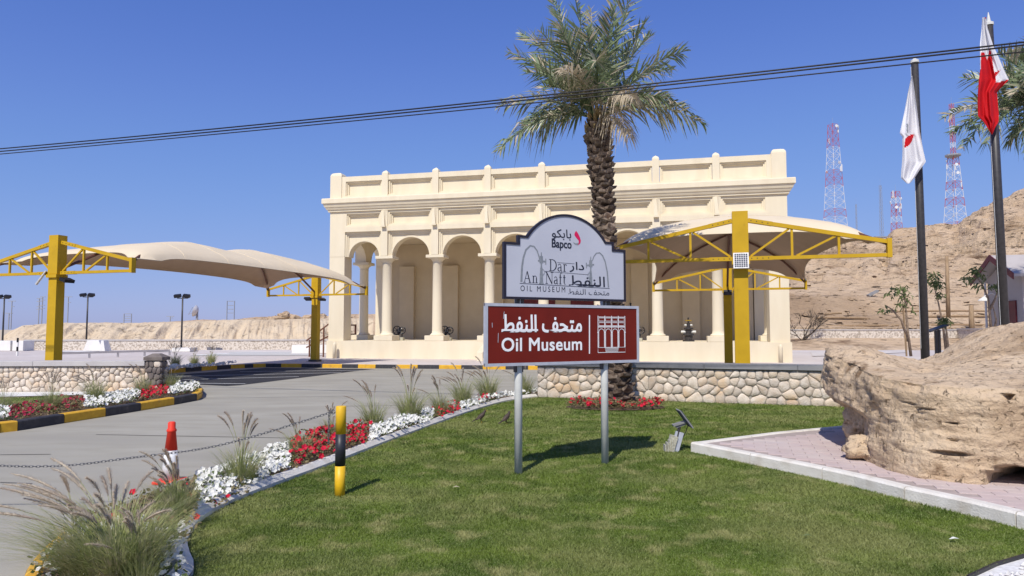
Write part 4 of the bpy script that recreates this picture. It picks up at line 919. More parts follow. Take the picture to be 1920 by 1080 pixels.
def palm(base, crown, mid, fronds, label, boots=280, seed=3, ll=.62):
    rnd = random.Random(seed); root = thing('palm_tree', base, 0, label, 'palm tree')
    base = Vector(base); crown = Vector(crown)-base; mid = Vector(mid)-base
    def T(t): return mid*(4*t*(1-t))*.5 + (mid*0) + (crown*(t*t) + (mid*2-crown*.5)*0) if False else (Vector((0, 0, 0))*(2*(t-.5)*(t-1)) + mid*(4*t*(1-t)) + crown*(2*t*(t-.5)))
    def rad(t): return .235 + .05*math.exp(-t*14) + .035*math.sin(t*7+1) - .045*t
    mb = MB(); mb.tube([T(k/24) for k in range(25)], [rad(k/24)*.86 for k in range(25)], 14, caps=True); mb.build('trunk', 'palm_core', root, True)
    bm_ = MB(); w, h, d = .15, .12, .10
    v = [(-w/2, 0, -h*.5), (w/2, 0, -h*.5), (w*.62, 0, h*.1), (0, 0, h*.55), (-w*.62, 0, h*.1), (-w*.42, -d*.75, -h*.25), (w*.42, -d*.75, -h*.25), (w*.45, -d, h*.22), (-w*.45, -d, h*.22), (0, -d*1.02, h*.34)]
    bm_.add(v, [(0, 1, 6, 5), (1, 2, 7, 6), (4, 0, 5, 8), (5, 6, 7, 9, 8), (2, 3, 9, 7), (3, 4, 8, 9)])
    bmes = [bm_.mesh('leaf_base', 'palm_boot')]
    for q in range(3):
        m2 = bmes[0].copy()
        for vv in m2.vertices: vv.co += Vector((rnd.uniform(-.018, .018), rnd.uniform(-.018, .018), rnd.uniform(-.016, .016)))
        bmes.append(m2)
    Lt = crown.length; g = 0
    for k in range(boots):
        t = (k+.5)/boots; a = k*2.39996+rnd.uniform(-.12, .12); p = T(t)
        r = rad(t)*.86-.015; o = link('leaf_base', rnd.choice(bmes), root, p+Vector((math.sin(a)*r, -math.cos(a)*r, 0)), (R(-14)+rnd.uniform(-.15, .15), rnd.uniform(-.2, .2), a))
        s_ = rnd.uniform(1.0, 1.45); o.scale = (s_*1.15, s_*rnd.uniform(.8, 1.3), s_*rnd.uniform(.55, .85))
    hb = MB()
    for k in range(46):      # frayed bases right under the crown
        a = rnd.uniform(0, 6.28); z = rnd.uniform(-.35, .25); r = .2-.1*max(0, z); p = crown+Vector((math.cos(a)*r, math.sin(a)*r, z)); d = Vector((math.cos(a)*.5, math.sin(a)*.5, .8))*rnd.uniform(.12, .26); s_ = Vector((-math.sin(a), math.cos(a), 0))*.045
        hb.add([p-s_, p+s_, p+d+s_*.6, p+d-s_*.6, p+d*.5+Vector((math.cos(a), math.sin(a), 0))*.05], [(0, 1, 4), (1, 2, 4), (2, 3, 4), (3, 0, 4)])
    hb.build('crown_heart', 'boot_tip', root)
    for tip, bulge, dry in fronds:
        tip = Vector(tip)-base-crown; st = Vector((tip.x, tip.y, 0)).normalized()*.08
        me = frond_mesh(tip-st, bulge, ('palm_dry', 'palm_dry') if dry > 1 else ('palm_leaf', 'palm_dry'), rnd, ll=ll*(.8 if dry > 1 else 1), droop=.04+.40*min(1, dry))
        link('frond', me, root, crown+st+Vector((0, 0, .05)))
    return root
pb = G(1163, 764); pb.z = 0; PY = pb.y
ft = [(1078, -8, .5, .15, 0), (1188, -35, -.3, .2, 0), (1213, 42, .5, .3, 0), (1012, 62, -.5, .45, 0), (952, 103, .2, .55, 0), (985, 140, -1.2, .7, 0), (1293, 98, .1, .6, .3), (1325, 240, -.5, .75, .6), (925, 293, -.3, .8, .8),
      (932, 205, .6, .65, .4), (1048, 140, -1.9, .9, 2), (1182, 262, -1.1, .7, 2), (1108, 18, 1.0, .1, 0), (1150, 18, -1.0, .3, 0), (1040, 25, 1.0, .3, 0), (1262, 135, 1.3, .6, .2), (985, 235, 1.4, .7, .5), (1222, 70, 1.6, .4, 0),
      (975, 65, 1.5, .5, 0), (1118, 120, -2.1, 1.0, .2), (1290, 215, 1.0, .8, .5), (1160, -20, .8, .15, 0), (960, 262, .9, .8, .8), (1100, 60, -1.0, .45, 0), (1050, 60, -.9, .4, 0), (1190, 190, -1.7, .85, 1.2),
      (1035, 0, .2, .25, 0), (1000, 110, .9, .5, 0), (1015, 170, -1.3, .75, .2), (1255, 190, -.8, .8, .4)]
palm(pb, P(1121, 228, PY), P(1138, 470, PY), [(P(a, b, PY+dy), bl, dr) for a, b, dy, bl, dr in ft], 'date palm with rough trunk rising behind the two signs', 300, 3)
pb2 = Vector((17.6, 23.2, 0)); c2 = P(1980, 205, 23.0)
ft2 = [(1765, 226, -.3, .55, .3), (1780, 254, .4, .6, .4), (1806, 148, .2, .35, .1), (1802, 284, -1.0, .8, .5), (1845, 282, -1.3, .9, .7), (1880, 130, .3, .3, 0), (1905, 95, 1.0, .3, 0), (1935, 70, -.4, .2, 0), (1850, 170, -1.4, .6, .2), (1890, 275, .6, .9, .6), (1990, 40, 0, .2, 0), (2060, 60, .3, .3, 0), (2130, 110, 0, .5, 0), (2180, 200, .2, .7, .2), (2170, 270, .2, .8, .6), (2050, 290, -1.5, .9, .5), (1930, 292, -1.6, .9, .6), (1830, 205, 1.3, .6, 0), (1960, 290, 1.6, .9, .4), (2010, 100, -1.4, .6, 0), (1900, 180, -1.9, .7, 0), (1870, 100, -.6, .35, .1), (1925, 140, -1.8, .5, 0)]
palm(pb2, c2, (c2+pb2)*.5+Vector((.1, 0, 0)), [(P(a, b, 23.0+dy*1.4), bl, dr) for a, b, dy, bl, dr in ft2], 'second date palm at the right edge with fronds hanging behind the red flag', 90, 8, ll=1.0)
# ================================================================== OVERHEAD CABLES
def cable(l, r, nm, lab, rad, YL=16.5, YR=10.5):
    a = P(*l[:2], YL); b = P(*r[:2], YR); d = b-a; pts = []
    for k in range(-24, 73):
        t = k/48; p = a+d*t; p.z -= -.0; s_ = l[2]*(t*(1-t)); p.z -= s_; pts.append(p)
    mb = MB(); mb.tube(pts, rad, 6); return tag(mb.build('overhead_cable', 'black', None, True), lab, 'cable', 'overhead cables crossing the sky')
cable((0, 279, .26), (1920, 79, 0), 0, 'topmost of the three black overhead cables', .014)
cable((0, 284, .26), (1920, 84.5, 0), 0, 'middle of the three black overhead cables', .014)
cable((0, 289, .18), (1920, 97, 0), 0, 'lowest of the three black overhead cables', .011)
# ================================================================== FLAGPOLES AND FLAGS
def flagpole(px, ptop, pbase, Y, rt, lab, spike):
    b = P(px, pbase, Y); b.z = 0; t = P(ptop[0], ptop[1], Y); root = thing('flagpole', b, 0, lab, 'flagpole', 'dark flagpoles behind the boulder'); t = t-b
    mb = MB(); mb.tube([(0, 0, 0), t*.5, t], [rt*1.12, rt*1.05, rt*.95], 16); mb.build('pole', 'dark_metal', root, True)
    mb = MB(); mb.lathe([(rt*1.1, 0), (rt*1.1, .08), (rt*.8, .1), (rt*.5, .12), (.01, .12+spike)], 12); o = mb.build('finial', 'post_grey', root); o.location = t
    mb = MB(); mb.tube([(rt*-1.1-.03, -.05, 1.1), (t.x-rt*1.1-.03, -.05, t.z-.15)], .006, 4); mb.build('halyard', 'cone_white', root)
    return root
flagpole(1735, (1715, 118), 668, 22.0, .115, 'left dark flagpole flying the white flag', .06)
flagpole(1885, (1854, 48), 617, 20.0, .115, 'right dark flagpole flying the red and white flag', .28)
def drape(zo, zs_, rows, Y, name, mats_, fn, nu, lab, folds, amp, seed):
    """rows: (y, xleft, xright) in enlargement coordinates"""
    mb = MB(); nv = 90; ys = [r[0] for r in rows]; y0, y1 = ys[0], ys[-1]; vs_ = []; px_ = []
    for i in range(nv+1):
        y = y0+(y1-y0)*i/nv; xl = np.interp(y, ys, [r[1] for r in rows]); xr = np.interp(y, ys, [r[2] for r in rows])
        for j in range(nu+1):
            u = j/nu; x = xl+(xr-xl)*u; wv = math.sin(u*folds*math.pi+i*.035+seed)*amp*min(1, (xr-xl)/60)+.4*amp*math.sin(u*folds*2.3*math.pi-i*.06)
            vs_.append(P(zo[0]+x/zs_, zo[1]+y/zs_, Y+wv)); px_.append((x, y))
    f = []; mi = []
    for i in range(nv):
        for j in range(nu):
            a = i*(nu+1)+j; f.append((a, a+1, a+nu+2, a+nu+1)); cx = (px_[a][0]+px_[a+nu+2][0])/2; cy = (px_[a][1]+px_[a+nu+2][1])/2; mi.append(fn(cx, cy))
    for mval in set(mi): pass
    mb.v = vs_; mb.f = f; mb.m = mi; return mb
def inside(poly): return lambda x, y: bool(inpoly(np.array([x]), np.array([y]), poly)[0])
lens = inside([(158, 788), (162, 740), (180, 722), (210, 714), (200, 752), (183, 775)]); mk = inside([(170, 660), (178, 662), (178, 708), (171, 706)])
o = drape((1640, 0), 2.843, [(404, 196, 201), (500, 176, 214), (600, 158, 228), (700, 136, 240), (712, 134, 243), (730, 148, 246), (815, 148, 262), (862, 146, 273), (878, 145, 262), (910, 142, 237), (950, 140, 212), (978, 172, 186)], 21.6, 'flag', 0, lambda x, y: 1 if lens(x, y) else 2 if mk(x, y) else 0, 44, '', 2.6, .08, .5)
tag(o.build('flag', ['flag_white', 'flag_red', 'print_grey'], None, True), 'limp white flag with a red lens emblem on the left pole', 'flag')
wp = [(570, 85), (595, 100), (630, 238), (720, 422), (648, 442), (645, 410), (672, 370), (638, 388), (620, 275), (612, 262), (600, 322), (585, 282), (567, 278), (566, 370), (560, 372), (558, 240)]
wpi = inside(wp)
o = drape((1640, 0), 2.843, [(92, 574, 594), (150, 570, 602), (240, 561, 631), (320, 562, 668), (370, 562, 690), (424, 556, 716), (440, 554, 700), (490, 550, 652), (540, 548, 656), (620, 551, 662), (650, 582, 660), (680, 600, 642), (716, 622, 628)], 19.62, 'flag', 0, lambda x, y: 0 if wpi(x, y) else 1, 60, '', 3.4, .07, 2.0)
tag(o.build('flag', ['flag_white', 'flag_red'], None, True), 'limp red flag with white serrated hoist on the right pole', 'flag')
# ================================================================== BOULDER
def fbm(p, o=5, h=1.0): return mn.fractal(Vector(p), h, 2.0, o)
def sstep(a, b, x): t = max(0, min(1, (x-a)/(b-a))); return t*t*(3-2*t)
ZP = .14
cx0, cy0 = 7.0, 9.2
pl_out = [(4.45, 9.95), (4.28, 9.45), (4.30, 8.9), (4.22, 8.35), (4.22, 7.8), (4.38, 7.42), (4.75, 7.12), (5.2, 6.98), (5.8, 6.9), (6.6, 6.85), (7.6, 6.9), (8.8, 7.2), (10, 8.2), (10.4, 9.6), (9.6, 11.0), (8.2, 11.6), (6.6, 11.4), (5.4, 10.8)]
pa = [(math.atan2(y-cy0, x-cx0), math.hypot(x-cx0, y-cy0)) for x, y in pl_out]; pa.sort()
pang = np.array([a for a, r in pa]); prad = np.array([r for a, r in pa]); pang = np.concatenate([pang-2*math.pi, pang, pang+2*math.pi]); prad = np.tile(prad, 3)
def top_z(x, y):
    back = max(0, y-7.2)
    z = 1.14+.085*min(back, 2.8) - .17*math.exp(-(((x/max(y, 1))-.60)/.055)**2)*sstep(7.6, 9.2, y)
    z += .30*sstep(6.2, 8.0, x) + .28*sstep(6.6, 9.5, x)*sstep(7.0, 10.5, y)
    z += .10*math.exp(-((x-4.75)/.45)**2)*sstep(8.0, 9.6, y)
    return z
holes = [(Vector((G(1874, 905, ZP).x, 7.0, ZP)), .20, .20, 1.7, 0), (P(1925, 762, 7.25), .22, .085, .4, 0), (P(1882, 744, 7.1), .06, .04, .15, 0), (P(1770, 770, 7.15), .035, .03, .10, 0), (P(1590, 690, 9.2), .12, .05, .15, 0), (P(1833, 742, 7.2), .03, .03, .1, 0),
         (P(1660, 742, 7.7), .04, .02, .07, 0), (P(1790, 855, 7.1), .18, .03, .10, 0), (P(1660, 770, 7.6), .05, .018, .06, 0)]
rnd = random.Random(21)
for k in range(46): holes.append((P(rnd.uniform(1650, 1920), rnd.uniform(700, 870), 7.25), rnd.uniform(.012, .035), rnd.uniform(.008, .02), rnd.uniform(.03, .07), 0))
NA, NW, NC = 420, 120, 46
mb = MB(); vv = []
angs = []
for i in range(NA):      # more columns on the camera side
    t = i/NA; angs.append(-math.pi+2*math.pi*t + .55*math.sin(2*math.pi*t+0.25) )
for i in range(NA):
    a = angs[i]; r0 = float(np.interp(a, pang, prad)); ca, sa = math.cos(a), math.sin(a)
    for j in range(NW+NC+1):
        if j <= NW:
            w = j/NW; ex, ey = cx0+ca*r0, cy0+sa*r0; zt = top_z(ex, ey)-.05; z = ZP-.06+(zt-ZP+.06)*w
            r = r0*(1+.022*(1-w)**1.5) - .05*sstep(.86, 1.0, w)**2
            lf = sstep(8.2, 8.75, ey)*sstep(5.2, 4.6, ex)      # left end is undercut
            r -= lf*(.27*sstep(.60, .44, w))
            r -= .20*sstep(.30, .0, w)*sstep(5.2, 6.6, ex)*0.3
            x, y = cx0+ca*r, cy0+sa*r
        else:
            w = (j-NW)/NC; s_ = 1-w; r = (r0-.05)*s_; x, y = cx0+ca*r, cy0+sa*r; z = top_z(x, y)-.05*s_**6
        p = Vector((x, y, z)); n = fbm(p*1.1, 4)*.07+fbm(p*3.6+Vector((7, 0, 0)), 5)*.045+fbm(p*11, 4)*.022
        vr = mn.voronoi(p*1.35+Vector((fbm(p*1.5)*.8, fbm(p*1.5+Vector((9, 0, 0)))*.8, 0)))[0]; ck = vr[1]-vr[0]; n -= max(0, .07-ck)*.75*(1 if fbm(p*.9+Vector((1, 5, 2)), 2) > -.05 else .1); n += (mn.cell(p*1.35)-.5)*0
        vr = mn.voronoi(p*3.3)[0]; n += (vr[1]-vr[0]-.3)*.035
        v = mn.voronoi(p*5.5+Vector((fbm(p*2), 0, 0)))[0][0]; pit = max(0, .22-v)/.22 * (1 if fbm(p*1.7+Vector((3, 3, 3)), 3) > .02 else .15); n -= pit*.028
        v2 = mn.voronoi(p*14)[0][0]; n -= max(0, .25-v2)*.035
        nrm = Vector((ca, sa, .15)) if j <= NW else Vector((ca*.1*(1-w), sa*.1*(1-w), 1)).normalized()
        if j <= NW:
            q = p
            for hc, hx, hz, hd, fl in holes:
                dx = math.hypot(q.x-hc.x, (q.y-hc.y)*.6)/hx; dz = abs(q.z-hc.z)/hz
                if dx < 1.4 and dz < 1.4:
                    e = dx*dx+dz*dz
                    if e < 1.3: n -= hd*sstep(1.15, .8 if hd > .3 else .65, e)
        if j > NW: n *= .55
        vv.append(p+nrm*n)
NR = NW+NC+1
f = [(i*NR+j, ((i+1) % NA)*NR+j, ((i+1) % NA)*NR+j+1, i*NR+j+1) for i in range(NA) for j in range(NR-1)]
mb.add(vv, f); br = mb.build('boulder', 'boulder', None, True); tag(br, 'huge sandy limestone boulder with pitted face at the right', 'boulder')
def small_rock(c, s, lab, seed, name='rock', m='boulder', n=26):
    mb = MB()
    def fn(u, v):
        th = 2*math.pi*u; ph = math.pi*(v-.5); d = Vector((math.cos(th)*math.cos(ph), math.sin(th)*math.cos(ph), math.sin(ph)))
        k = 1+.30*fbm(d*1.3+Vector((seed, 0, 0)), 4)+.12*fbm(d*4+Vector((0, seed, 0)), 3); return Vector((d.x*s[0], d.y*s[1], d.z*s[2]))*k
    mb.grid(fn, n*2, n); o = mb.build(name, m, None, True); o.location = c; return tag(o, lab, 'rock')
p = G(1612, 862, ZP); small_rock((p.x+.16, p.y+.05, .25), (.30, .27, .17), 'pale small rock at the foot of the boulder, left end', 4)
small_rock((4.60, 9.1, .56), (.25, .22, .38), 'dark grey upright rock wedged under the left end of the boulder', 12)
small_rock((4.42, 8.32, .30), (.19, .18, .25), 'narrow tan rock leaning on the boulder beside the pale foot rock', 14)
# ================================================================== HILL AND EMBANKMENT
ridx = np.array([1150, 1300, 1400, 1500, 1600, 1662, 1676, 1720, 1760, 1800, 1850, 1920, 2000, 2200, 2500, 2900, 3400]); ridy = np.array([500, 470, 463, 458, 451, 453, 434, 424, 421, 421, 388, 357, 330, 318, 330, 350, 380])
def hill_pt(u, v):
    px = 1130+(3400-1130)*u**1.25; rr = (px-960)/F; ry = float(np.interp(px, ridx, ridy)); Yr = 115+25*sstep(1700, 1400, px)
    zr = EYE+(618-ry)*Yr/F*1.0
    zr *= sstep(1130, 1230, px)
    rows = [(54, .10), (57.6, .95), (58.8, 1.02), (59.2, 1.9), (62, 2.2), (64, 3.0), (66.5, 3.1), (69.5, 5.0), (72, 5.2)]
    if v < .42: t = v/.42*8; i = min(7, int(t)); fr_ = t-i; Y = rows[i][0]+(rows[i+1][0]-rows[i][0])*fr_; z = rows[i][1]+(rows[i+1][1]-rows[i][1])*fr_; z *= sstep(1130, 1200, px) if z > .1 else 1; am = .10 if v > .1 else .03
    elif v < .90:
        t = (v-.42)/.48; Y = 72+(Yr-72)*t; z = 5.2+(zr-5.2)*(t**.92); am = .55*min(1, t*4)*min(1, (1-t)*8+.35)
        z += 0
    else: t = (v-.90)/.10; Y = Yr+60*t; z = zr-1.0*t-.5*t; am = .35
    am *= 1-.55*sstep(.75, .9, v); p = Vector((Y*rr, Y, z))
    n = fbm(p*.085, 6, .8)*1.6+fbm(p*.5, 4)*.6
    if .42 <= v:      # ledges
        q = z*.75+fbm(Vector((p.x*.06, p.y*.06, 5)), 4)*2.0; led = (q-math.floor(q)); n += (sstep(.0, .25, led)-led)*3.0
        cl = abs(fbm(Vector((p.x*.22, p.y*.22, z*.05)), 5)); n -= max(0, .25-cl)*2.6
    return p+Vector((0, 0, n*am))
mb = MB(); mb.grid(hill_pt, 520, 210); ho = mb.build('hill', 'hill', None, True); tag(ho, 'bare sandy limestone hillside rising behind the museum at the right', kind='structure')
# scattered rocks on the hillside
rnd = random.Random(31); mb = MB()
for k in range(2600):
    u = rnd.random(); v = rnd.choice([rnd.uniform(.12, .42), rnd.uniform(.42, .9)]); p = hill_pt(u*.75, v); s_ = rnd.uniform(.08, .34)*(1.6 if rnd.random() < .08 else 1)
    q = [Vector((math.cos(a)*s_*rnd.uniform(.7, 1.3), math.sin(a)*s_*rnd.uniform(.7, 1.3), rnd.uniform(-.3, .2)*s_)) for a in (0, 1.3, 2.5, 3.8, 5.1)]; tp = Vector((rnd.uniform(-.3, .3)*s_, rnd.uniform(-.3, .3)*s_, s_*rnd.uniform(.45, .8)))
    mb.add([p+a for a in q]+[p+tp], [(i, (i+1) % 5, 5) for i in range(5)])
tag(mb.build('scree', 'hill'), 'loose stones scattered over the hillside', 'stones', kind='stuff')
def bank(name, x0, x1, Ya, Yb, crest, lab, m='embank', nx=700):
    def fn(u, v):
        px = x0+(x1-x0)*u; rr = (px-960)/F; t = min(1, v/.8); Y = Ya+(Yb-Ya)*t+(8*(v-.8)/.2 if v > .8 else 0)
        zc_ = (EYE+(618-float(np.interp(px, *crest)))*Yb/F); z = .12+(max(.12, zc_)-.12)*(sstep(0, 1, t)*.45+t*.55); p = Vector((Y*rr, Y, z))
        gl = (.22-abs(fbm(Vector((p.x*.42+t*1.3, t*.5, 2)), 5)))*.9*math.sin(math.pi*min(1, t*1.0))**.7 + fbm(p*.2, 3)*.10+fbm(p*1.6, 4)*.05
        return p+Vector((0, 0, gl*min(1, t*5)))
    mb = MB(); mb.grid(fn, nx, 44); return tag(mb.build(name, m, None, True), lab, kind='structure')
bank('embankment', 8, 700, 61.5, 72, ([8, 20, 45, 90, 300, 500, 700], [634, 622, 611, 606.5, 604, 599, 597]), 'long sand embankment behind the plaza at the left')
bank('far_ridge', 250, 760, 110, 125, ([250, 330, 380, 430, 480, 505, 520, 545, 580, 640, 760], [607, 602.5, 600, 601, 594.5, 594, 598, 599, 597, 589, 588]), 'low far ridge behind the embankment', 'hill')
rnd = random.Random(77); mb = MB()
for k in range(60):
    px = rnd.uniform(505, 606); hh = 9*math.exp(-((px-538)/18)**2)+6*sstep(560, 600, px); Y = rnd.uniform(104, 109); p = P(px, 600-rnd.random()*hh, Y); s_ = rnd.uniform(.3, .8)
    def fn(u, v): th = 2*math.pi*u; ph = math.pi*(v-.5); d = Vector((math.cos(th)*math.cos(ph), math.sin(th)*math.cos(ph), math.sin(ph)*.8)); return p+d*s_*(1+.45*fbm(d*1.6+Vector((k, 0, 0)), 3))
    mb.grid(fn, 8, 6)
tag(mb.build('rock_heap', 'hill'), 'heap of broken pale rocks on the far ridge left of the museum', 'rocks', kind='stuff')
def wall_plain(a, b, h, th, label, cop=.1, m='stone_far'):
    a = Vector(a); b = Vector(b); L_ = (b-a).length; root = thing('stone_wall', a, math.atan2(b.y-a.y, b.x-a.x), label, 'wall')
    MB().box(0, L_, 0, th, -.3, h).build('masonry', m, root); MB().box(-.02, L_+.02, -.05, th+.05, h+.001, h+cop).build('coping', 'coping_light' if m == 'stone_far' else 'coping', root); return root
wall_plain(G(45, 656.5, .1), G(640, 655.5, .1), .72, .4, 'long low pale stone wall at the foot of the left embankment')
a = P(1480, 634, 58.2); b = P(1795, 634, 58.2); a.z = b.z = .95; wall_plain(a, b, .68, .4, 'low pale stone wall across the foot of the hillside')
b2 = P(1868, 648, 52); b2.z = .7; wall_plain(b, b2, .75, .4, 'short stone wall running forward from the hillside wall towards the house')
# terraces' timber edging
for k, (x0, y0, x1, y1, Y) in enumerate([(1530, 596, 1625, 597, 63), (1545, 590, 1578, 587, 64), (1680, 584, 1855, 583, 65.5), (1490, 613, 1700, 610, 60), (1725, 594, 1858, 593, 63.5), (1720, 610, 1858, 609, 60.5)]):
    mb = MB(); mb.tube([P(x0, y0, Y), P((x0+x1)/2, (y0+y1)/2-.8, Y), P(x1, y1, Y)], .10, 6)
    tag(mb.build('timber_rail', 'wood'), ['weathered timber lying along the terrace beside the dry bush', 'short slanting timber above the dry bush terrace', 'long timber edging the upper terrace near the wooden pole', 'timber edging just above the hillside stone wall', 'timber rail of the fence on the terrace left of the house', 'lowest timber of the terrace behind the short stone wall'][k], 'timber')
def post(px, ytop, ybot, Y, r, m, nm, lab, cat, lean=0):
    b_ = P(px, ybot, Y); t_ = P(px+lean, ytop, Y); mb = MB(); mb.tube([(0, 0, -.3), (t_-b_)*.5, t_-b_], [r*1.1, r, r*.85], 8); o = mb.build(nm, m, None, True); o.location = b_; return tag(o, lab, cat)
post(1778, 480, 587, 60, .16, 'wood', 'wooden_pole', 'tall weathered wooden pole on the terrace right of the left flagpole', 'pole', -3)
post(1822, 572, 622, 58.0, .20, 'wood', 'fence_post', 'short stout timber post on the terrace left of the house', 'post', -1)
# hillside floodlight
t = thing('hillside_floodlight', P(1634, 561, 71), 0, 'small dark floodlight standing on the edge of the upper terrace', 'floodlight')
MB().box(-.05, .05, -.05, .05, 0, .4).build('stand', 'dark_metal', t); mb = MB(); mb.beam((-.35, 0, .35), (.65, 0, .85), .5, .22); mb.build('lamp_head', 'coping', t); MB().box(-.3, .2, -.2, .2, 0, .25).build('housing', 'black', t)
# ================================================================== TELECOM TOWERS
def tower(px0, ytop, ybase, Y, wt, wb, n, cols, label, name='lattice_tower', plat=None, ant=0, r=.095):
    b_ = P(px0, ybase, Y); b_.z -= 1; H = (ybase-ytop)*Y/F+1; root = thing(name, b_, R(20), label, 'tower'); wt *= Y/F; wb *= Y/F
    def W(z): return (wb+(wt-wb)*(z/H)**.85)/2*.78
    for k in range(n):
        z0, z1 = H*k/n, H*(k+1)/n; mb = MB(); c = [(-1, -1), (1, -1), (1, 1), (-1, 1)]; w0, w1 = W(z0), W(z1)
        for i, (sx, sy) in enumerate(c):
            mb.beam((sx*w0, sy*w0, z0), (sx*w1, sy*w1, z1), r, r); nx, ny = c[(i+1) % 4]
            mb.beam((sx*w0, sy*w0, z0), (nx*w1, ny*w1, z1), r*.55, r*.55); mb.beam((nx*w0, ny*w0, z0), (sx*w1, sy*w1, z1), r*.55, r*.55); mb.beam((sx*w1, sy*w1, z1), (nx*w1, ny*w1, z1), r*.6, r*.6)
        mb.build('lattice_section', cols[k % len(cols)], root)
    if plat:
        z = H*plat; w = W(z)*2.2; mb = MB(); mb.lathe([(w*.6, z), (w, z+.5), (w, z+1.0), (w*.9, z+1.0)], 10); mb.build('platform', 'tower_grey', root)
    rn = random.Random(int(px0))
    for k in range(ant):
        z = H*rn.uniform(.55, .99); a = rn.uniform(0, 6.28); w = W(z)*1.5; mb = MB(); mb.lathe([(.05, 0), (.5, .15), (.55, .3)], 8) if k % 2 else mb.box(-.18, .18, -.1, .1, -.9, .9); o = mb.build('antenna', 'tower_white', root); o.location = (w*math.cos(a), w*math.sin(a), z)
        if k % 2: o.rotation_euler = (R(90), 0, a+R(90))
    mb = MB(); mb.tube([(0, 0, H), (0, 0, H+2.5)], r*.4, 4); mb.build('mast_tip', 'tower_grey', root)
    return root
rwc = ['tower_white', 'tower_white', 'tower_red', 'tower_red']
tower(1566.5, 229, 432, 240, 15, 40, 14, ['tower_white', 'tower_red', 'tower_white', 'tower_white'] and ['tower_white', 'tower_white', 'tower_red', 'tower_white', 'tower_white', 'tower_white', 'tower_red', 'tower_red', 'tower_white', 'tower_white', 'tower_white', 'tower_red', 'tower_red', 'tower_red'], 'tall red and white lattice tower on the hill right of the right canopy top', ant=9)
tower(1792, 292, 428, 240, 16, 38, 9, ['tower_red', 'tower_white', 'tower_white', 'tower_red', 'tower_white'], 'red and white lattice tower with platform behind the right flagpole, lower half', ant=6, plat=.995, r=.12)
tower(1787.5, 192, 293, 241, 7, 8, 10, ['tower_red', 'tower_red', 'tower_white'], 'slender upper red lattice mast rising above the platform behind the right palm', ant=3, name='lattice_mast', r=.09)
tower(1682, 358, 448, 240, 13, 19, 8, ['tower_white', 'tower_red', 'tower_red'], 'short red and white lattice tower on the hill left of the left flagpole', ant=8)
tower(1654, 346, 455, 240, 4, 7, 14, ['tower_grey'], 'thin grey lattice mast between the two nearer red and white towers', 'lattice_mast', r=.05)
tower(1607, 382, 452, 300, 2.2, 3, 10, ['tower_grey'], 'faint thin distant mast right of the tallest lattice tower', 'lattice_mast', r=.05)
p = P(1648, 455, 135); t = thing('hilltop_hut', p, 0, 'small pale equipment hut on the hilltop between the masts', 'hut'); MB().box(-1.1, 1.1, -1, 1, -.5, .95).build('wall', 'tower_white', t); MB().box(-1.3, 1.3, -1.2, 1.2, .951, 1.1).build('roof', 'tower_grey', t)
p = P(1626, 456, 130); t = thing('hilltop_hut', p, 0, 'low white equipment cabin on the hilltop at the tip of the right canopy', 'hut'); MB().box(-1.0, 1.6, -1, 1, -.5, .6).build('wall', 'tower_white', t); MB().box(-1.1, 1.7, -1.1, 1.1, .601, .72).build('roof', 'coping_light', t)
# ================================================================== HOUSE AT THE RIGHT
hL = Vector((22.5, 33, 0)); hA = Vector((21.9, 30.8, 0)); hR = hA+(hA-hL); g = (hR-hL); hw = g.length; hrz = math.atan2(g.y, g.x)
house = thing('gable_house', hL, hrz, 'grey gabled house with dark red roof edge and door at the right edge', 'house')
ez, az, dp = 4.05, 4.85, 9.0
mb = MB(); mb.prism([(.45, 0), (hw-.45, 0), (hw-.45, ez), (hw/2, az-.12), (.45, ez)], 0, dp); mb.build('wall', 'house_grey', house)
for s_, x0, x1 in ((-1, -.1, hw/2), (1, hw+.1, hw/2)):
    mb = MB(); zz0 = ez-.15; v = [(x0, -.5, zz0), (x1, -.5, az+.05), (x1, dp+.4, az+.05), (x0, dp+.4, zz0)]; v += [(a, b, c+.12) for a, b, c in v]
    mb.add(v, [(0, 3, 2, 1), (4, 5, 6, 7), (0, 1, 5, 4), (1, 2, 6, 5), (2, 3, 7, 6), (3, 0, 4, 7)]); mb.build('roof', 'house_grey', house)
    mb = MB(); mb.add([(x0, -.54, zz0-.12), (x1, -.54, az-.07), (x1, -.54, az+.2), (x0, -.54, zz0+.15), (x0, -.503, zz0-.12), (x1, -.503, az-.07), (x1, -.503, az+.2), (x0, -.503, zz0+.15)], [(0, 1, 2, 3), (0, 4, 5, 1), (3, 2, 6, 7), (0, 3, 7, 4)]); mb.build('bargeboard', 'maroon', house)
mb = MB(); mb.box(2.2, 3.5, -.06, -.003, 0, 2.95); d = mb.build('door', 'maroon', house); MB().box(2.35, 2.8, -.075, -.061, .3, 2.7).build('glass', 'glass_dark', d); MB().box(2.1, 2.2, -.09, -.001, 0, 3.05).build('jamb', 'white_concrete', d)
MB().tube([(.5, -.12, 0), (.5, -.12, 3.9)], .05, 8).build('downpipe', 'white_concrete', house)
mb = MB(); mb.tube([(1.7, 0, 3.2), (1.7, -.3, 3.35), (1.7, -.6, 3.2)], .03, 5); mb.lathe([(.03, 3.2), (.22, 3.05), (.24, 3.0)], 10, (1.7, -.6)); mb.build('wall_lamp', 'white_concrete', house)
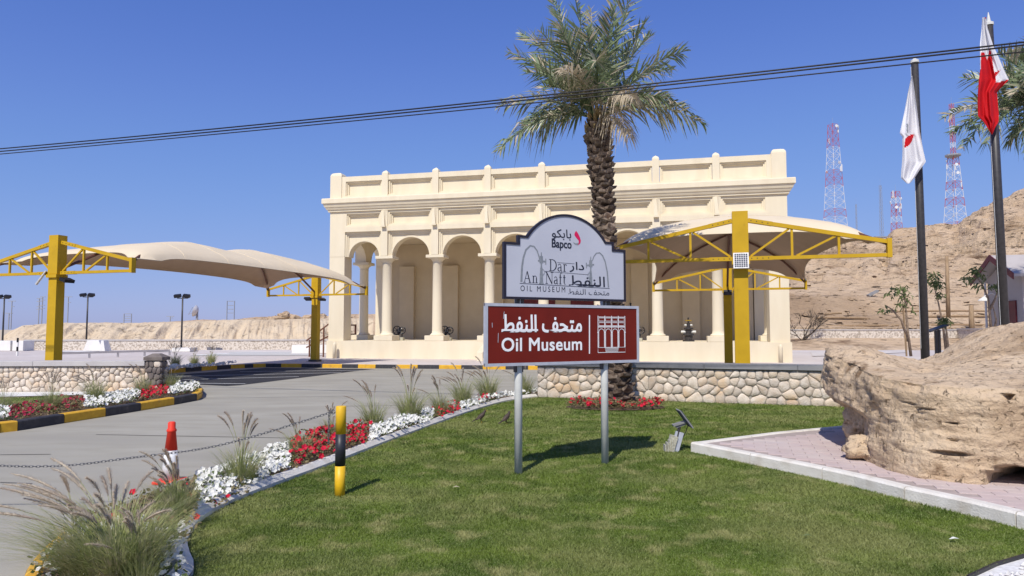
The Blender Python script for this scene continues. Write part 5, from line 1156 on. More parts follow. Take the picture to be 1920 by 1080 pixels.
# info lectern
p = P(1757, 664, 26); p.z = .12; t = thing('information_lectern', p, 0, 'dark information lectern with a slanted board right of the left flagpole', 'lectern'); MB().box(-.06, .02, -.04, .04, 0, 1.55).build('post', 'dark_metal', t); MB().box(.06, .14, -.04, .04, 0, 1.58).build('post', 'dark_metal', t)
mb = MB(); mb.beam((-.34, 0, 1.50), (.34, 0, 1.74), .42, .05); mb.build('board', 'dark_metal', t)
p = P(1785, 665, 30); p.z = .12; MB().box(0, 2.0, 0, 1.2, 0, .5).build('planter_block', 'coping'); o = SC.objects['planter_block']; o.location = (p.x+.6, 30, .12); tag(o, 'low grey block behind the boulder beside the lectern', 'planter')
# ================================================================== LEFT BACKGROUND
def light_pole(px, ytop, ybase, Y, lab, zb_=.12):
    b_ = P(px, ybase, Y); b_.z = zb_; H = P(px, ytop, Y).z-zb_; root = thing('light_pole', b_, 0, lab, 'light pole', 'twin headed floodlight poles on the plaza')
    MB().tube([(0, 0, 0), (0, 0, H)], [.075, .055], 8).build('pole', 'dark_metal', root, True); MB().box(-.4, .4, -.04, .04, H-.2, H-.14).build('crossarm', 'dark_metal', root)
    for s_ in (-1, 1): mb = MB(); mb.box(-.24, .24, -.12, .12, -.11, .11); o = mb.build('lamp_head', 'black', root); o.location = (s_*.34, -.1, H); o.rotation_euler = (R(25), R(6*s_), 0)
for a in ((4.5, 556, 645, 58, 'floodlight pole at the left edge of the picture'), (161.5, 553, 648, 57.5, 'floodlight pole just right of the near canopy post'), (340, 555, 648, 52, 'floodlight pole standing under the middle of the left canopy')): light_pole(*a)
def upole(px, ytop, ybase, Y, kind, lab, lean=0):
    b_ = P(px, ybase, Y); b_.z = max(-.3, b_.z-.6); H = P(px, ytop, Y).z-b_.z; root = thing('utility_pole', b_, 0, lab, 'utility pole', 'distant utility poles behind the embankment')
    r = .0007*Y; xs = (-.0033*Y*1.6, .0033*Y*1.6) if kind == 'H' else (0,)
    for x in xs: MB().tube([(x, 0, 0), (x, 0, H)], r, 5).build('pole', 'tower_grey', root)
    aw = .0036*Y; levels = {'T': (.99, .80), 'H': (.98, .78, .6, .42), 'M': (.99, .88, .7, .6)}[kind]
    for k, l in enumerate(levels): w = aw*(1.5 if kind == 'T' and k == 0 else 1); MB().beam((-w if kind != 'T' or k == 0 else 0, 0, H*l), (w, 0, H*l), r*1.2, r*1.2).build('crossarm', 'tower_grey', root)
upole(20.5, 564, 612, 160, 'T', 'utility pole with crossarm near the left edge of the picture'); upole(16, 587, 613, 170, 'T', 'short far utility pole beside the leftmost one')
upole(72, 559, 606, 150, 'M', 'left pole of the close pair left of the yellow canopy post'); upole(78, 556, 606, 150, 'M', 'right pole of the close pair left of the yellow canopy post')
upole(126.5, 556, 606, 150, 'T', 'utility pole between the yellow canopy post and the second floodlight pole'); upole(239, 588, 606, 160, 'H', 'small double pole on the horizon between two floodlight poles')
upole(432, 564, 598, 140, 'H', 'double pole with rungs on the ridge under the left canopy')
upole(319, 593, 604, 170, 'T', 'tiny pole on the horizon left of the satellite dish')
p = P(366, 600, 125); t = thing('satellite_dish', p, R(5), 'large white satellite dish on the far ridge below the left canopy', 'satellite dish')
mb = MB(); mb.lathe([(.05, 0), (.6, .08), (1.1, .28), (1.45, .6)], 18, caps=False); o = mb.build('dish', 'tower_white', t, True); o.location = (.45, 0, 1.5); o.rotation_euler = (0, R(-75), 0); o.scale = (.75, .75, 1)
MB().beam((.3, 0, -1), (.3, 0, 1.7), .3, .3).build('mount', 'tower_grey', t); MB().tube([(.3, 0, 1.7), (-1.2, 0, 1.0), (-.5, 0, 2.3)], .06, 5).build('feed_arm', 'tower_grey', t)
def wblock(x0, x1, ytop, ybot, Y, lab, name='concrete_block', d=1.2, slope=0, h=None):
    a = P(x0, ybot, Y); b_ = P(x1, ybot, Y); H = P(x0, ytop, Y).z-.12; mb = MB(); w = b_.x-a.x; mb.prism([(0, 0), (w, 0), (w-slope*w, H), (slope*w, H)], 0, d); o = mb.build(name, 'white_concrete'); o.location = (a.x, Y, .12); return tag(o, lab, 'concrete block')
wblock(-60, 19, 639, 655, 52, 'long white concrete block at the left edge of the picture'); wblock(23, 43, 639, 655, 52, 'small white concrete block right of the long one at the left edge')
wblock(156, 192, 638, 650, 52, 'white sloping concrete block right of the near yellow canopy post', slope=.2); wblock(186, 197, 638.5, 650, 51.4, 'thin white ramp side leaning on the sloping concrete block', d=.5, slope=.3)
wblock(322, 356, 652.5, 655, 50, 'flat white plinth at the foot of the floodlight pole under the canopy')
wblock(547, 612, 647, 656, 47, 'pale low wall beside the side steps of the museum')
for k, (x0, x1, yt, yb_, Y) in enumerate([(100, 320, 650.5, 653, 50), (360, 600, 662.5, 664.5, 43), (395, 590, 658, 660, 45.5), (430, 590, 655, 656.5, 48)]):
    a, b_ = P(x0, yt, Y), P(x1, yt, Y); poly_mesh('pavement_band', [(a.x, Y-.6), (b_.x, Y-.4), (b_.x, Y+1.2), (a.x, Y+1.0)], .13, 'white_concrete')
for k, (x0, x1, y0) in enumerate([(110, 318, 669)]):
    a = G(x0, y0+4, .12); b_ = G(x1, y0-3, .12); t = thing('barrier_rail', a, math.atan2(b_.y-a.y, b_.x-a.x), 'low grey barrier rail lying behind the left stone wall', 'barrier'); L_ = (b_-a).length
    MB().beam((0, 0, .30), (L_, 0, .30), .08, .12).build('rail', 'coping_light', t)
    for i in range(5): MB().box(L_*i/4-.04, L_*i/4+.04, -.04, .04, 0, .239).build('post', 'coping_light', t)
p = G(32, 667, .12); t = thing('striped_bollard', p, 0, 'slim black and white bollard on the plaza left of the near canopy post', 'bollard'); 
for k in range(4): MB().lathe([(.055, k*.27), (.055, (k+1)*.27-.001)], 10).build('band', 'black' if k % 2 else 'white_concrete', t)
for k, px in enumerate((1500, 1545)):
    a = G(px, 667, .12)
poly_mesh('pavement_band', [G(1523, 668, .12), G(1570, 667, .12), G(1700, 661, .12), G(1700, 656, .12), G(1520, 659, .12)], .13, 'pavement_light')
poly_mesh('pavement_band', [G(1640, 655.5, .12), G(1900, 655.5, .12), G(1900, 653.5, .12), G(1640, 653.5, .12)], .134, 'maroon')
# ================================================================== YOUNG TREES, BUSH
def leafy(mb, c, r, n, rnd, L_=.16, w=.035, dr=.8, mi=0):
    for k in range(n):
        d = Vector((rnd.gauss(0, 1), rnd.gauss(0, 1), rnd.gauss(0, .8))); d.normalize(); p = c+Vector((d.x*r[0], d.y*r[1], d.z*r[2]))*rnd.random()**.6
        ld = Vector((rnd.uniform(-1, 1), rnd.uniform(-1, 1), -dr+rnd.uniform(-.5, .7))).normalized(); s_ = ld.cross(Vector((rnd.uniform(-1, 1), rnd.uniform(-1, 1), .3))).normalized()*w; l = L_*rnd.uniform(.7, 1.3)
        mb.add([p, p+ld*l*.5+s_, p+ld*l, p+ld*l*.5-s_], [(0, 1, 2), (0, 2, 3)], mi)
def young_tree(px, Y, zb_, lab, trunk, clusters, seed, L_=.21, stake=None):
    rnd = random.Random(seed); b_ = P(px, 640, Y); b_.z = zb_; root = thing('young_tree', b_, 0, lab, 'tree')
    q = lambda a: P(a[0], a[1], Y+(a[2] if len(a) > 2 else 0))-b_
    mb = MB()
    for br_ in trunk: pts = [q(a) for a in br_]; mb.tube(pts, [.055-(.04*i/max(1, len(pts)-1)) for i in range(len(pts))], 6)
    mb.build('trunk', 'bark', root, True); mb = MB()
    for x, y, rx, ry, n in clusters: k = Y/F; leafy(mb, q((x, y)), (rx*k, rx*k*.8, ry*k), int(n*.8), rnd, L_, L_*.15)
    mb.build('crown', 'leaf', root)
    if stake: MB().tube([q(stake[0]), q(stake[1])], .035, 5).build('stake', 'wood', root)
young_tree(1705, 27, .12, 'sparse young tree with thin pinkish trunk left of the left flagpole', [[(1708, 668), (1702, 620), (1697, 560), (1690, 537)], [(1703, 640), (1690, 600), (1672, 580), (1660, 572)], [(1697, 575), (1700, 560), (1712, 575)]], [(1685, 540, 20, 9, 60), (1670, 548, 12, 8, 30), (1697, 555, 14, 16, 60), (1660, 580, 9, 10, 26), (1685, 570, 12, 8, 30), (1712, 578, 8, 9, 16)], 1, stake=((1700, 668), (1693, 570)))
young_tree(1752, 27.5, .12, 'young tree with a dense small crown just right of the left flagpole', [[(1775, 665), (1768, 610), (1760, 570), (1752, 540)]], [(1755, 530, 16, 16, 120), (1750, 515, 10, 8, 40), (1762, 553, 10, 8, 40)], 2)
young_tree(1775, 26.5, .12, 'spiky low plant like a ball on a thin stem behind the lectern', [[(1778, 664), (1775, 625), (1773, 606)]], [(1772, 603, 15, 6, 110), (1772, 598, 8, 8, 60)], 3, L_=.2)
young_tree(1860, 26, .12, 'young tree with drooping leaf clusters and crooked trunk left of the house', [[(1860, 632), (1856, 590), (1853, 560), (1840, 530), (1828, 515)], [(1856, 580), (1866, 560), (1872, 540)], [(1862, 632), (1868, 600), (1862, 575)]], [(1830, 508, 12, 12, 80), (1812, 520, 12, 12, 60), (1833, 535, 8, 14, 40), (1868, 535, 14, 8, 60), (1845, 520, 8, 10, 20)], 4)
def bush(c, size, lab, seed):
    rnd = random.Random(seed); mb = MB()
    def br_(p, d, l, r, dep):
        e = p+d*l; m_ = p+d*l*.5+Vector((rnd.uniform(-.1, .1), rnd.uniform(-.1, .1), rnd.uniform(-.05, .1)))*l; mb.tube([p, m_, e], [r, r*.8, r*.6], 3, caps=False)
        if dep == 0: return
        for k in range(rnd.choice((2, 3, 3))):
            nd = (d+Vector((rnd.uniform(-1, 1), rnd.uniform(-1, 1), rnd.uniform(-.25, .75)))*.75).normalized(); br_(e, nd, l*rnd.uniform(.6, .85), r*.62, dep-1)
    for k in range(8): br_(Vector((rnd.uniform(-.2, .2), 0, -.2)), Vector((rnd.uniform(-1.3, 1.3), rnd.uniform(-.8, .8), 1)).normalized(), size*.30, .05, 4)
    o = mb.build('dry_bush', 'dry_twig'); o.location = c; return tag(o, lab, 'bush')
b_ = P(1507, 618, 57); bush((b_.x, 57.2, 1.0), 3.2, 'leafless dry bush just right of the museum in front of the hillside', 5)
b_ = P(1500, 560, 74); bush((b_.x, 74, 5.2), 1.0, 'tiny dry bush on the hill slope above the larger one', 6)
# ================================================================== LAWN GRASS (real blades)
def np_mesh(name, V, Fq, m, per=3):
    me = bpy.data.meshes.new(name); me.vertices.add(len(V)); me.vertices.foreach_set('co', V.astype(np.float32).ravel())
    nf = len(Fq); me.loops.add(nf*per); me.loops.foreach_set('vertex_index', Fq.astype(np.int32).ravel()); me.polygons.add(nf)
    me.polygons.foreach_set('loop_start', np.arange(0, nf*per, per, dtype=np.int32)); me.materials.append(M[m]); me.update(calc_edges=True); return me
rg = np.random.RandomState(5)
LP = [(p[0], p[1]) for p in lawn_poly]
def scatter(n, x0, x1, y0, y1, poly): x = rg.uniform(x0, x1, n); y = rg.uniform(y0, y1, n); k = inpoly(x, y, poly) & (np.abs(x/y) < .80); return x[k], y[k]
xs_, ys_, hs_, ws_ = [], [], [], []
for y0, y1, dens, h, w in ((3.6, 6.2, 14000, .024, .0032), (6.2, 9, 8500, .026, .0045), (9, 12.5, 4600, .027, .0068), (12.5, 17.5, 2600, .029, .010)):
    X1 = y1*.8; x, y = scatter(int(dens*(y1-y0)*2*X1), -X1, X1, y0, y1, LP); xs_.append(x); ys_.append(y); hs_.append(np.full(len(x), h)); ws_.append(np.full(len(x), w))
x = np.concatenate(xs_); y = np.concatenate(ys_); h = np.concatenate(hs_)*rg.uniform(.5, 1.35, len(x)); w = np.concatenate(ws_)
kk = np.sin(x*2.1+np.sin(y*1.7)*1.3)*np.sin(y*2.6+x*.7); h *= 1+.25*kk
a = rg.uniform(0, 2*np.pi, len(x)); lx, ly = rg.normal(0, .6, len(x))*h, rg.normal(0, .6, len(x))*h; z0 = np.full(len(x), .018)
V = np.stack([np.stack([x-np.cos(a)*w, y-np.sin(a)*w, z0], 1), np.stack([x+np.cos(a)*w, y+np.sin(a)*w, z0], 1), np.stack([x+lx, y+ly, z0+h], 1)], 1).reshape(-1, 3)
tag(link('lawn_grass', np_mesh('lawn_grass', V, np.arange(len(V)).reshape(-1, 3), 'grass')), 'short mown green grass with yellowish patches', 'grass', kind='stuff')
print('blades', len(x))
LI2 = [tuple(q[:2]) for q in gp([(-130, 752), (130, 742), (120, 760), (60, 768), (-130, 785)], .14)]
x = rg.uniform(-22, -8, 60000); y = rg.uniform(12, 21, 60000); k = inpoly(x, y, LI2); x, y = x[k], y[k]; a = rg.uniform(0, 6.28, len(x)); h = rg.uniform(.02, .05, len(x)); w = .012
V = np.stack([np.stack([x-np.cos(a)*w, y-np.sin(a)*w, x*0+.135], 1), np.stack([x+np.cos(a)*w, y+np.sin(a)*w, x*0+.135], 1), np.stack([x+rg.normal(0, .02, len(x)), y, .14+h], 1)], 1).reshape(-1, 3)
poly_mesh('lawn_strip', LI2, .145, 'grass'); tag(link('lawn_strip_grass', np_mesh('lawn_strip_grass', V, np.arange(len(V)).reshape(-1, 3), 'grass')), 'strip of green grass before the left stone wall', 'grass', kind='stuff')
# ================================================================== PETUNIAS (ground cover)
def flower_patch(poly, dens, fdens, fm, lm, name, lab, z=.05, hh=.20, fs=.029, seed=0, edge=.02):
    rnd = random.Random(seed); P_ = [(p[0], p[1]) for p in poly]; xs = [p[0] for p in P_]; ys = [p[1] for p in P_]; ar = (max(xs)-min(xs))*(max(ys)-min(ys)); mb = MB()
    def rp(n):
        x = np.array([rnd.uniform(min(xs)-edge, max(xs)+edge) for _ in range(n)]); y = np.array([rnd.uniform(min(ys)-edge, max(ys)+edge) for _ in range(n)])
        k = inpoly(x, y, P_); return zip(x[k], y[k])
    def H(x, y): return hh*(.75+.45*mn.noise(Vector((x*3.1+seed, y*3.1, 1)))+.25*mn.noise(Vector((x*9, y*9, 2))))
    for x, y in rp(int(ar*dens)):
        t = H(x, y); zc = z+t*rnd.uniform(.15, 1); s_ = rnd.uniform(.022, .045); d = Vector((rnd.uniform(-1, 1), rnd.uniform(-1, 1), rnd.uniform(-.2, .9))).normalized(); q = d.cross(Vector((rnd.uniform(-1, 1), rnd.uniform(-1, 1), .5))).normalized()*s_*.42; p = Vector((x, y, zc))
        mb.add([p, p+d*s_*.6+q, p+d*s_*1.3, p+d*s_*.6-q], [(0, 1, 2, 3)], 0)
    for x, y in rp(int(ar*fdens)):
        t = H(x, y); p = Vector((x+rnd.uniform(-.03, .03), y-rnd.uniform(0, .04), z+t*rnd.uniform(.55, 1.08))); n = Vector((rnd.gauss(0, .5), rnd.gauss(-.45, .5), rnd.uniform(.3, 1))).normalized(); u = n.cross(Vector((0, 1, .1))).normalized(); v = n.cross(u); s_ = fs*rnd.uniform(.75, 1.2); a0 = rnd.random()*6
        pts = [p-n*s_*.35]+[p+(u*math.cos(a0+k*math.pi/5)+v*math.sin(a0+k*math.pi/5))*s_*(1 if k % 2 == 0 else .78)+n*s_*rnd.uniform(-.1, .12) for k in range(10)]
        mb.add(pts, [(0, 1+2*k, 2+2*k, 1+(2*k+2) % 10) for k in range(5)], 1)
    o = mb.build(name, [lm, fm]); return tag(o, lab, 'flowers', 'petunia patches in the beds', 'stuff')
# along the main bed, pixel x -> inner and outer edges
def bedpoly(x0, x1, n=8, f0=0.0, f1=.88):
    ki = [(352, 1045), (350, 1020), (366, 992), (395, 968), (440, 945), (520, 913), (600, 884), (700, 843), (800, 805), (880, 775), (950, 754), (1008, 747)]
    ob = [(52, 1075), (95, 1025), (165, 978), (240, 945), (330, 912), (420, 885), (520, 848), (580, 828), (640, 812), (700, 802), (760, 790), (860, 763), (960, 742), (1008, 736)]
    xs = np.linspace(x0, x1, n); iy = lambda l, x: float(np.interp(x, [a for a, b in l], [b for a, b in l]))
    inn = [G(x, iy(ki[2:], max(x, 370))-5, .05) for x in xs]; out = [G(x-0, iy(ob, x)+2, .05) for x in xs]
    inn, out = [o.lerp(i, f1) for i, o in zip(inn, out)], [o.lerp(i, f0) for i, o in zip(inn, out)]
    return inn+out[::-1]
W_, R_ = 'flower_white', 'flower_red'
flower_patch(gp([(70, 1110), (60, 1075), (95, 1040), (200, 990), (330, 1000), (330, 1040), (345, 1110)], .05), 700, 340, W_, 'leaf', 'petunias', 'white petunias under the big grass tuft at the bottom left corner', seed=1, hh=.15, fs=.024)
flower_patch(gp([(110, 1030), (170, 985), (250, 950), (330, 918), (372, 905), (372, 985), (345, 1030), (330, 1035), (200, 985)], .05), 900, 10, R_, 'leaf_dry', 'petunias', 'few red petunias on brownish foliage behind the big grass tuft', seed=2, hh=.17)
flower_patch(bedpoly(372, 545), 500, 540, W_, 'leaf', 'petunias', 'dense white petunias between the red ones and the traffic cone', seed=3, hh=.16)
flower_patch(gp([(385, 965), (430, 945), (470, 928), (450, 918), (390, 945)], .05), 900, 30, R_, 'leaf_dry', 'petunias', 'brownish petunia foliage with two red flowers against the white kerb', seed=33, hh=.14)
flower_patch(bedpoly(545, 692), 1300, 130, R_, 'leaf_dry', 'petunias', 'bright red petunias left of the yellow and black bollard', seed=4, hh=.24, fs=.036)
flower_patch(bedpoly(694, 812), 500, 620, W_, 'leaf', 'petunias', 'dense white petunias just right of the yellow and black bollard', seed=5, hh=.20)
flower_patch(bedpoly(814, 862, 5), 700, 90, R_, 'leaf_dry', 'petunias', 'dark foliage with few red petunias between two white patches', seed=6, hh=.22)
flower_patch(bedpoly(864, 950, 6), 500, 560, W_, 'leaf', 'petunias', 'white petunias left of the sign post beside the two birds', seed=7, hh=.20)
flower_patch(bedpoly(896, 935, 4, .1, .8), 300, 150, R_, 'leaf_dry', 'petunias', 'small red petunia clump among the white ones left of the sign post', seed=8, hh=.27)
flower_patch(bedpoly(950, 1006, 5), 500, 500, W_, 'leaf', 'petunias', 'white petunias at the far end of the bed by the wall end', seed=9, hh=.20)
# palm ring
pc = Vector((pb.x-.15, pb.y-.28, 0)); ring = [(pc.x+1.06*math.cos(a), pc.y+.62*math.sin(a)) for a in np.linspace(0, 2*math.pi, 28, endpoint=False)]
poly_mesh('ring_soil', ring, .045, 'soil'); flower_patch(ring, 1500, 80, R_, 'leaf_dry', 'petunias', 'ring of red petunias round the foot of the palm', seed=10, hh=.19, fs=.042)
# left bed
def lbed(x0, x1, t0=0., t1=1.):
    k = [(-120, 809), (0, 790), (33, 786), (120, 773), (198, 761), (264, 751), (326, 741), (372, 734)]; o_ = [(-120, 776), (0, 768), (60, 762), (120, 752), (198, 744), (264, 735), (300, 727), (372, 722)]
    xs = np.linspace(x0, x1, 5); f = lambda l, x: float(np.interp(x, [a for a, b in l], [b for a, b in l])); a = [G(x, f(k, x), .17) for x in xs]; b = [G(x, f(o_, x), .17) for x in xs]; return a+b[::-1]
for k, (x0, x1, fd, c, lf, lab) in enumerate([(-110, 18, 260, W_, 'leaf', 'white petunias of the left bed at the picture edge'), (18, 70, 90, 'flower_dull', 'leaf_dry', 'red petunias near the left end of the left bed'), (70, 160, 40, 'flower_dull', 'leaf_dry', 'dull red petunia foliage in the middle of the left bed'),
    (160, 262, 330, W_, 'leaf', 'white petunias of the left bed below the end pier'), (262, 318, 110, R_, 'leaf_dry', 'red petunias of the left bed in front of the end pier'), (318, 372, 300, W_, 'leaf', 'white petunias at the rounded tip of the left island')]):
    flower_patch(lbed(x0, x1), 700, fd, c, lf, 'petunias', lab, z=.13, hh=.20, fs=.036, seed=20+k)
flower_patch([KW[0]+Vector((.0, .3, 0)), KW[5]+Vector((-.2, .3, 0)), KW[5]+Vector((-.2, 1.3, 0)), KW[0]+Vector((-1, 1.6, 0))], 100, 90, W_, 'leaf', 'petunias', 'white petunias behind the far kerb at the left end of the parking', z=.12, hh=.2, fs=.06, seed=40)
# ================================================================== FOUNTAIN GRASS
def tuft_meshes(seed, nb, npl, hb=.62, hp=1.0, spread=.42, wind=(-.5, 0), pw=.024, base=.13):
    rnd = random.Random(seed); mb = MB()
    for k in range(nb):
        a = rnd.uniform(0, 6.28); s0 = rnd.random()**.5*base; h = hb*rnd.uniform(.45, 1.15); ou = spread*rnd.uniform(.15, 1.15)*h/hb; p = Vector((math.cos(a)*s0, math.sin(a)*s0, 0)); d = Vector((math.cos(a)*ou+wind[0]*.25*h, math.sin(a)*ou+wind[1]*.2*h, 0)); d += Vector((rnd.gauss(0, .07), rnd.gauss(0, .07), 0)); w = Vector((-math.sin(a+rnd.uniform(-1, 1)), math.cos(a), 0)).normalized()*rnd.uniform(.0022, .0042); vs_ = []
        for i in range(5): t = i/4; q = p+d*(t**1.8)+Vector((0, 0, h*(t-.28*t**3.2))); ww = w*(1-t**1.6)*(1 if i < 4 else 0); vs_ += [q-ww, q+ww]
        mb.add(vs_[:-1], [(0, 1, 3, 2), (2, 3, 5, 4), (4, 5, 7, 6), (6, 7, 8)])
    bl = mb.mesh('blades', 'blade'); pls = []
    for k in range(npl):
        a = rnd.uniform(0, 6.28); h = hp*rnd.uniform(.62, 1.08); ou = spread*.8*rnd.uniform(.1, 1.1); d = Vector((math.cos(a)*ou+wind[0]*h*rnd.uniform(.25, 1.0), math.sin(a)*ou+wind[1]*h*.5, 0)); mb = MB()
        def C(t): return d*(t**1.9)+Vector((0, 0, h*(t-.20*t**4)))
        mb.tube([C(t) for t in (.02, .2, .4, .6, .75)], .0022, 3, 0, False); n = 220
        mb.tube([C(.72+.28*i/6) for i in range(7)], [.3*pw*x for x in (.3, .8, 1, 1, .9, .7, .2)], 4, 1)
        for i in range(n):
            t = .70+.30*i/n; c = C(t); ax = (C(min(1, t+.02))-C(t-.02)).normalized(); r_ = pw*math.sin(math.pi*min(1, max(.06, (t-.69)/.32)))**.5*rnd.uniform(.7, 1.3); u = ax.cross(Vector((rnd.uniform(-1, 1), rnd.uniform(-1, 1), rnd.uniform(-1, 1)))).normalized(); e = c+u*r_+ax*r_*.9; s_ = ax.cross(u)*.0024
            mb.add([c-s_, c+s_, e], [(0, 1, 2)], 1)
        pls.append(mb.mesh('plume', ['blade', 'plume']))
    return bl, pls
TV = [tuft_meshes(1, 420, 12), tuft_meshes(2, 340, 9, wind=(-.25, 0)), tuft_meshes(3, 460, 12, wind=(.1, 0))]
BIG = tuft_meshes(9, 2600, 34, hb=.68, hp=1.0, spread=.74, wind=(-.72, -.1), pw=.030, base=.30); MID = tuft_meshes(10, 800, 18, hb=.58, hp=.90, spread=.30, wind=(-.25, 0), pw=.026)
SPARSE = tuft_meshes(12, 60, 6, hb=.45, hp=.85, spread=.3, wind=(-.3, 0))
def tuft(pos, var, s_, rz, lab, grp='fountain grass tufts'):
    t = thing('fountain_grass', pos, rz, lab, 'ornamental grass', grp); t.scale = (s_, s_, s_); link('blades', var[0], t)
    for m_ in var[1]: link('plume', m_, t)
    return t
tuft(G(212, 1088, .05), BIG, .86, 0, 'largest fountain grass tuft with windblown plumes at the bottom left'); tuft(G(262, 1110, .05), TV[1], .7, 1.0, 'green tuft merging with the right side of the largest fountain grass')
tuft(G(140, 1060, .05), SPARSE, .9, 0, 'sparse plumes leaning left beside the largest fountain grass')
tuft(G(330, 980, .05), MID, .82, .2, 'fountain grass tuft in front of the traffic cone')
for px, py, v, s_, rz, lab in [(452, 915, 2, .78, .3, 'fountain grass tuft among white petunias left of the red ones'), (560, 862, 1, .62, .4, 'small grass tuft growing out of the bright red petunias'), (620, 826, 1, .6, 2.0, 'thin grass tuft just behind the bollard'),
    (700, 806, 1, .85, .1, 'fountain grass tuft above white petunias right of the bollard'), (768, 792, 2, 1.0, .2, 'dense fountain grass tuft in the middle of the bed'), (826, 780, 1, .8, .5, 'grass tuft between the dense tuft and the birds'),
    (868, 762, 0, .95, .1, 'fountain grass tuft behind the left bird'), (915, 752, 0, 1.05, .3, 'fountain grass tuft under the left edge of the brown sign'), (984, 742, 1, .95, 0, 'fountain grass tuft right behind the left sign post')]:
    tuft(G(px, py, .05), TV[v], s_*1.22, rz, lab)
for px, py, v, s_, rz, lab in [(8, 778, 1, .9, 0, 'fountain grass at the left picture edge in the left bed'), (96, 772, 2, .9, .2, 'low grass tuft left of the middle of the left bed'), (178, 757, 0, 1.05, .1, 'fountain grass with plumes against the left stone wall'), (268, 742, 1, .95, .3, 'pale grass tuft before the dark end pier'), (320, 733, 0, .95, .1, 'grass tuft near the rounded tip of the left island')]:
    tuft(G(px, py, .13), TV[v], s_, rz, lab)
for px, py, s_, lab in [(328, 690, 1.2, 'left of three small tufts behind the far kerb'), (364, 686, 1.0, 'middle of three small tufts behind the far kerb'), (396, 683, 1.1, 'right of three small tufts behind the far kerb')]: tuft(G(px, py, .12), TV[2], s_, 0, lab)
for k, (px, s_) in enumerate(((1228, 1.12), (1290, 1.1), (1345, 1.18), (1440, 1.1), (1500, 1.12))): 
    p = P(px, 690, 17.2-.25*k); p.z = 0; tuft(p, SPARSE, s_*1.0, 2.9+.4*k, ['first', 'second', 'third', 'fourth', 'fifth'][k]+' grass tuft from the palm showing only plume tips above the right wall')
for k, px in enumerate((20, 75, 165, 215)):
    p = P(px, 690, 19.9); p.z = .12; tuft(p, SPARSE, .92, .2+.3*k, ['first', 'second', 'third', 'fourth'][k]+' grass tuft from the left edge showing plume tips above the left wall')
# ================================================================== GARDEN SOLAR SPOTLIGHT
p = G(1258, 847, .02); t = thing('garden_spotlight', p, R(0), 'cream garden spotlight with a dark solar panel on top standing on the lawn', 'garden light')
lean = lambda x, z: Vector((x+z*.30, 0, z))
mb = MB(); mb.beam(lean(-.02, .0), lean(-.02, .22), .09, .10); mb.build('lamp_body', 'lamp_cream', t)
for k in range(4): mb = MB(); mb.box(-.09+k*.03, -.075+k*.03, -.065, .065, .005, .10+.03*k); mb.build('cooling_fin', 'lamp_cream', t)
mb = MB(); mb.beam(lean(.045, .0), lean(.045, .27), .035, .11); mb.build('lamp_plate', 'silver', t)
mb = MB(); mb.tube([lean(.03, .20), lean(.02, .34)], .022, 8); mb.build('stem', 'dark_metal', t)
mb = MB(); mb.beam((.03, 0, .36), (.23, 0, .42), .10, .025); mb.beam((.07, 0, .345), (.20, 0, .39), .06, .04); mb.build('bracket', 'coping', t)
mb = MB(); mb.beam((.12, 0, .56), (.27, 0, .35), .22, .03, up=(1, 0, 0)); mb.build('solar_panel', 'panel_blue', t)
mb = MB(); mb.beam((.105, 0, .575), (.285, 0, .335), .24, .012, up=(1, 0, 0)); mb.build('panel_frame', 'coping', t)
mb = MB(); mb.tube([(.25, .03, .37), (.21, .03, .25), (.15, .02, .16), (.11, .0, .13)], .006, 5); mb.build('cable', 'black', t)
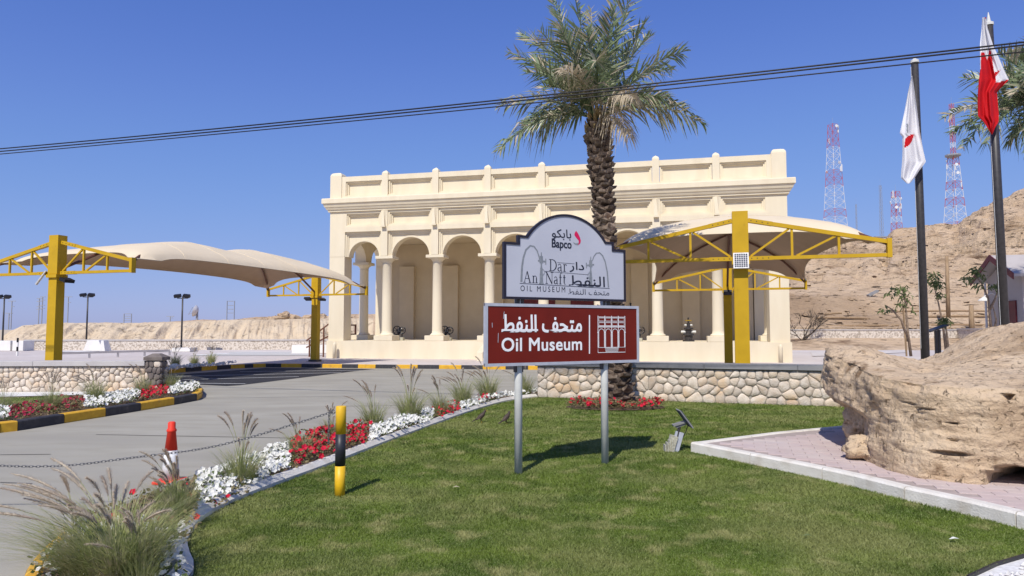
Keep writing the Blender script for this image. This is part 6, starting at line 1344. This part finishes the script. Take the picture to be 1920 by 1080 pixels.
# ================================================================== TWO BIRDS
def bird(p, rz, lab):
    root = thing('bird', p, rz, lab, 'bird', 'two dark birds on the lawn'); mb = MB()
    prof = [(-.115, .052, .006), (-.085, .062, .012), (-.05, .082, .024), (-.015, .100, .034), (.02, .118, .036), (.045, .138, .030), (.06, .158, .021), (.070, .176, .019), (.082, .186, .018), (.096, .187, .012), (.104, .186, .005)]
    n = 12; vs_ = []
    for i, (x, z, r) in enumerate(prof):
        d = Vector((1, 0, 1.0 if .03 < x < .075 else .4)).normalized(); u = Vector((-d.z, 0, d.x))
        for k in range(n): a = 2*math.pi*k/n; vs_.append(Vector((x, 0, z))+Vector((0, 1, 0))*math.cos(a)*r*1.15+u*math.sin(a)*r*1.1)
    fs = [(i*n+k, i*n+(k+1) % n, i*n+n+(k+1) % n, i*n+n+k) for i in range(len(prof)-1) for k in range(n)]+[tuple(range(n-1, -1, -1)), tuple((len(prof)-1)*n+k for k in range(n))]
    mb.add(vs_, fs)
    for s_ in (-1, 1): mb.tube([(.0, s_*.014, .085), (-.004, s_*.016, .05), (.004, s_*.016, .028)], [.009, .005, .003], 6)
    mb.build('body', 'bird', root, True)
    mb = MB(); mb.add([(-.05, -.012, .085), (-.05, .012, .085), (-.175, -.018, .030), (-.175, .018, .030), (-.05, -.010, .070), (-.05, .010, .070), (-.17, -.015, .026), (-.17, .015, .026)], [(0, 1, 3, 2), (4, 6, 7, 5), (0, 2, 6, 4), (1, 5, 7, 3), (2, 3, 7, 6), (0, 4, 5, 1)]); mb.build('tail', 'bird', root)
    for s_ in (-1, 1):
        mb = MB(); mb.add([(.035, s_*.031, .125), (.02, s_*.037, .095), (-.05, s_*.030, .062), (-.10, s_*.014, .055), (-.04, s_*.027, .09), (.0, s_*.043, .10)], [(0, 1, 5), (1, 2, 5), (2, 3, 4), (2, 4, 5), (0, 5, 4)]); mb.build('wing', 'bird', root)
        mb = MB(); mb.tube([(.004, s_*.016, .03), (.006, s_*.016, .004)], .0025, 5)
        for a in (-.5, 0, .5, math.pi): mb.tube([(.006, s_*.016, .003), (.006+.022*math.cos(a), s_*.016+.022*math.sin(a), .002)], .002, 4)
        mb.build('leg', 'bird_yellow', root)
        mb = MB(); mb.lathe([(.0005, -.003), (.0035, 0), (.0005, .003)], 8); o = mb.build('eye', 'bird_yellow', root); o.location = (.088, s_*.0155, .19)
    mb = MB(); mb.add([(.100, -.005, .182), (.100, .005, .182), (.100, 0, .192), (.130, 0, .181)], [(0, 1, 3), (1, 2, 3), (2, 0, 3)]); mb.build('beak', 'bird_yellow', root)
    root.scale = (.98, 1.1, 1.15)
p = G(902, 793, .02); bird(p, R(20), 'left one of two dark birds, near the white kerb'); p = G(949, 796, .02); bird(p, R(40), 'right one of two dark birds, just left of the sign post')
for px, py, m_, lab in ((1513, 1005, 'leaf', 'single bright green leaf lying on the lawn'), (1788, 1011, 'flower_white', 'small white scrap lying on the lawn near the corner'), (855, 914, 'palm_dry', 'small dry frond piece lying on the lawn')):
    mb = MB(); q = G(px, py, .05); mb.add([(-.04, 0, 0), (0, -.018, .012), (.045, 0, .004), (0, .018, .014), (0, 0, .02)], [(0, 1, 4), (1, 2, 4), (2, 3, 4), (3, 0, 4)]); o = mb.build('leaf_litter', m_); o.location = q; tag(o, lab, 'leaf')
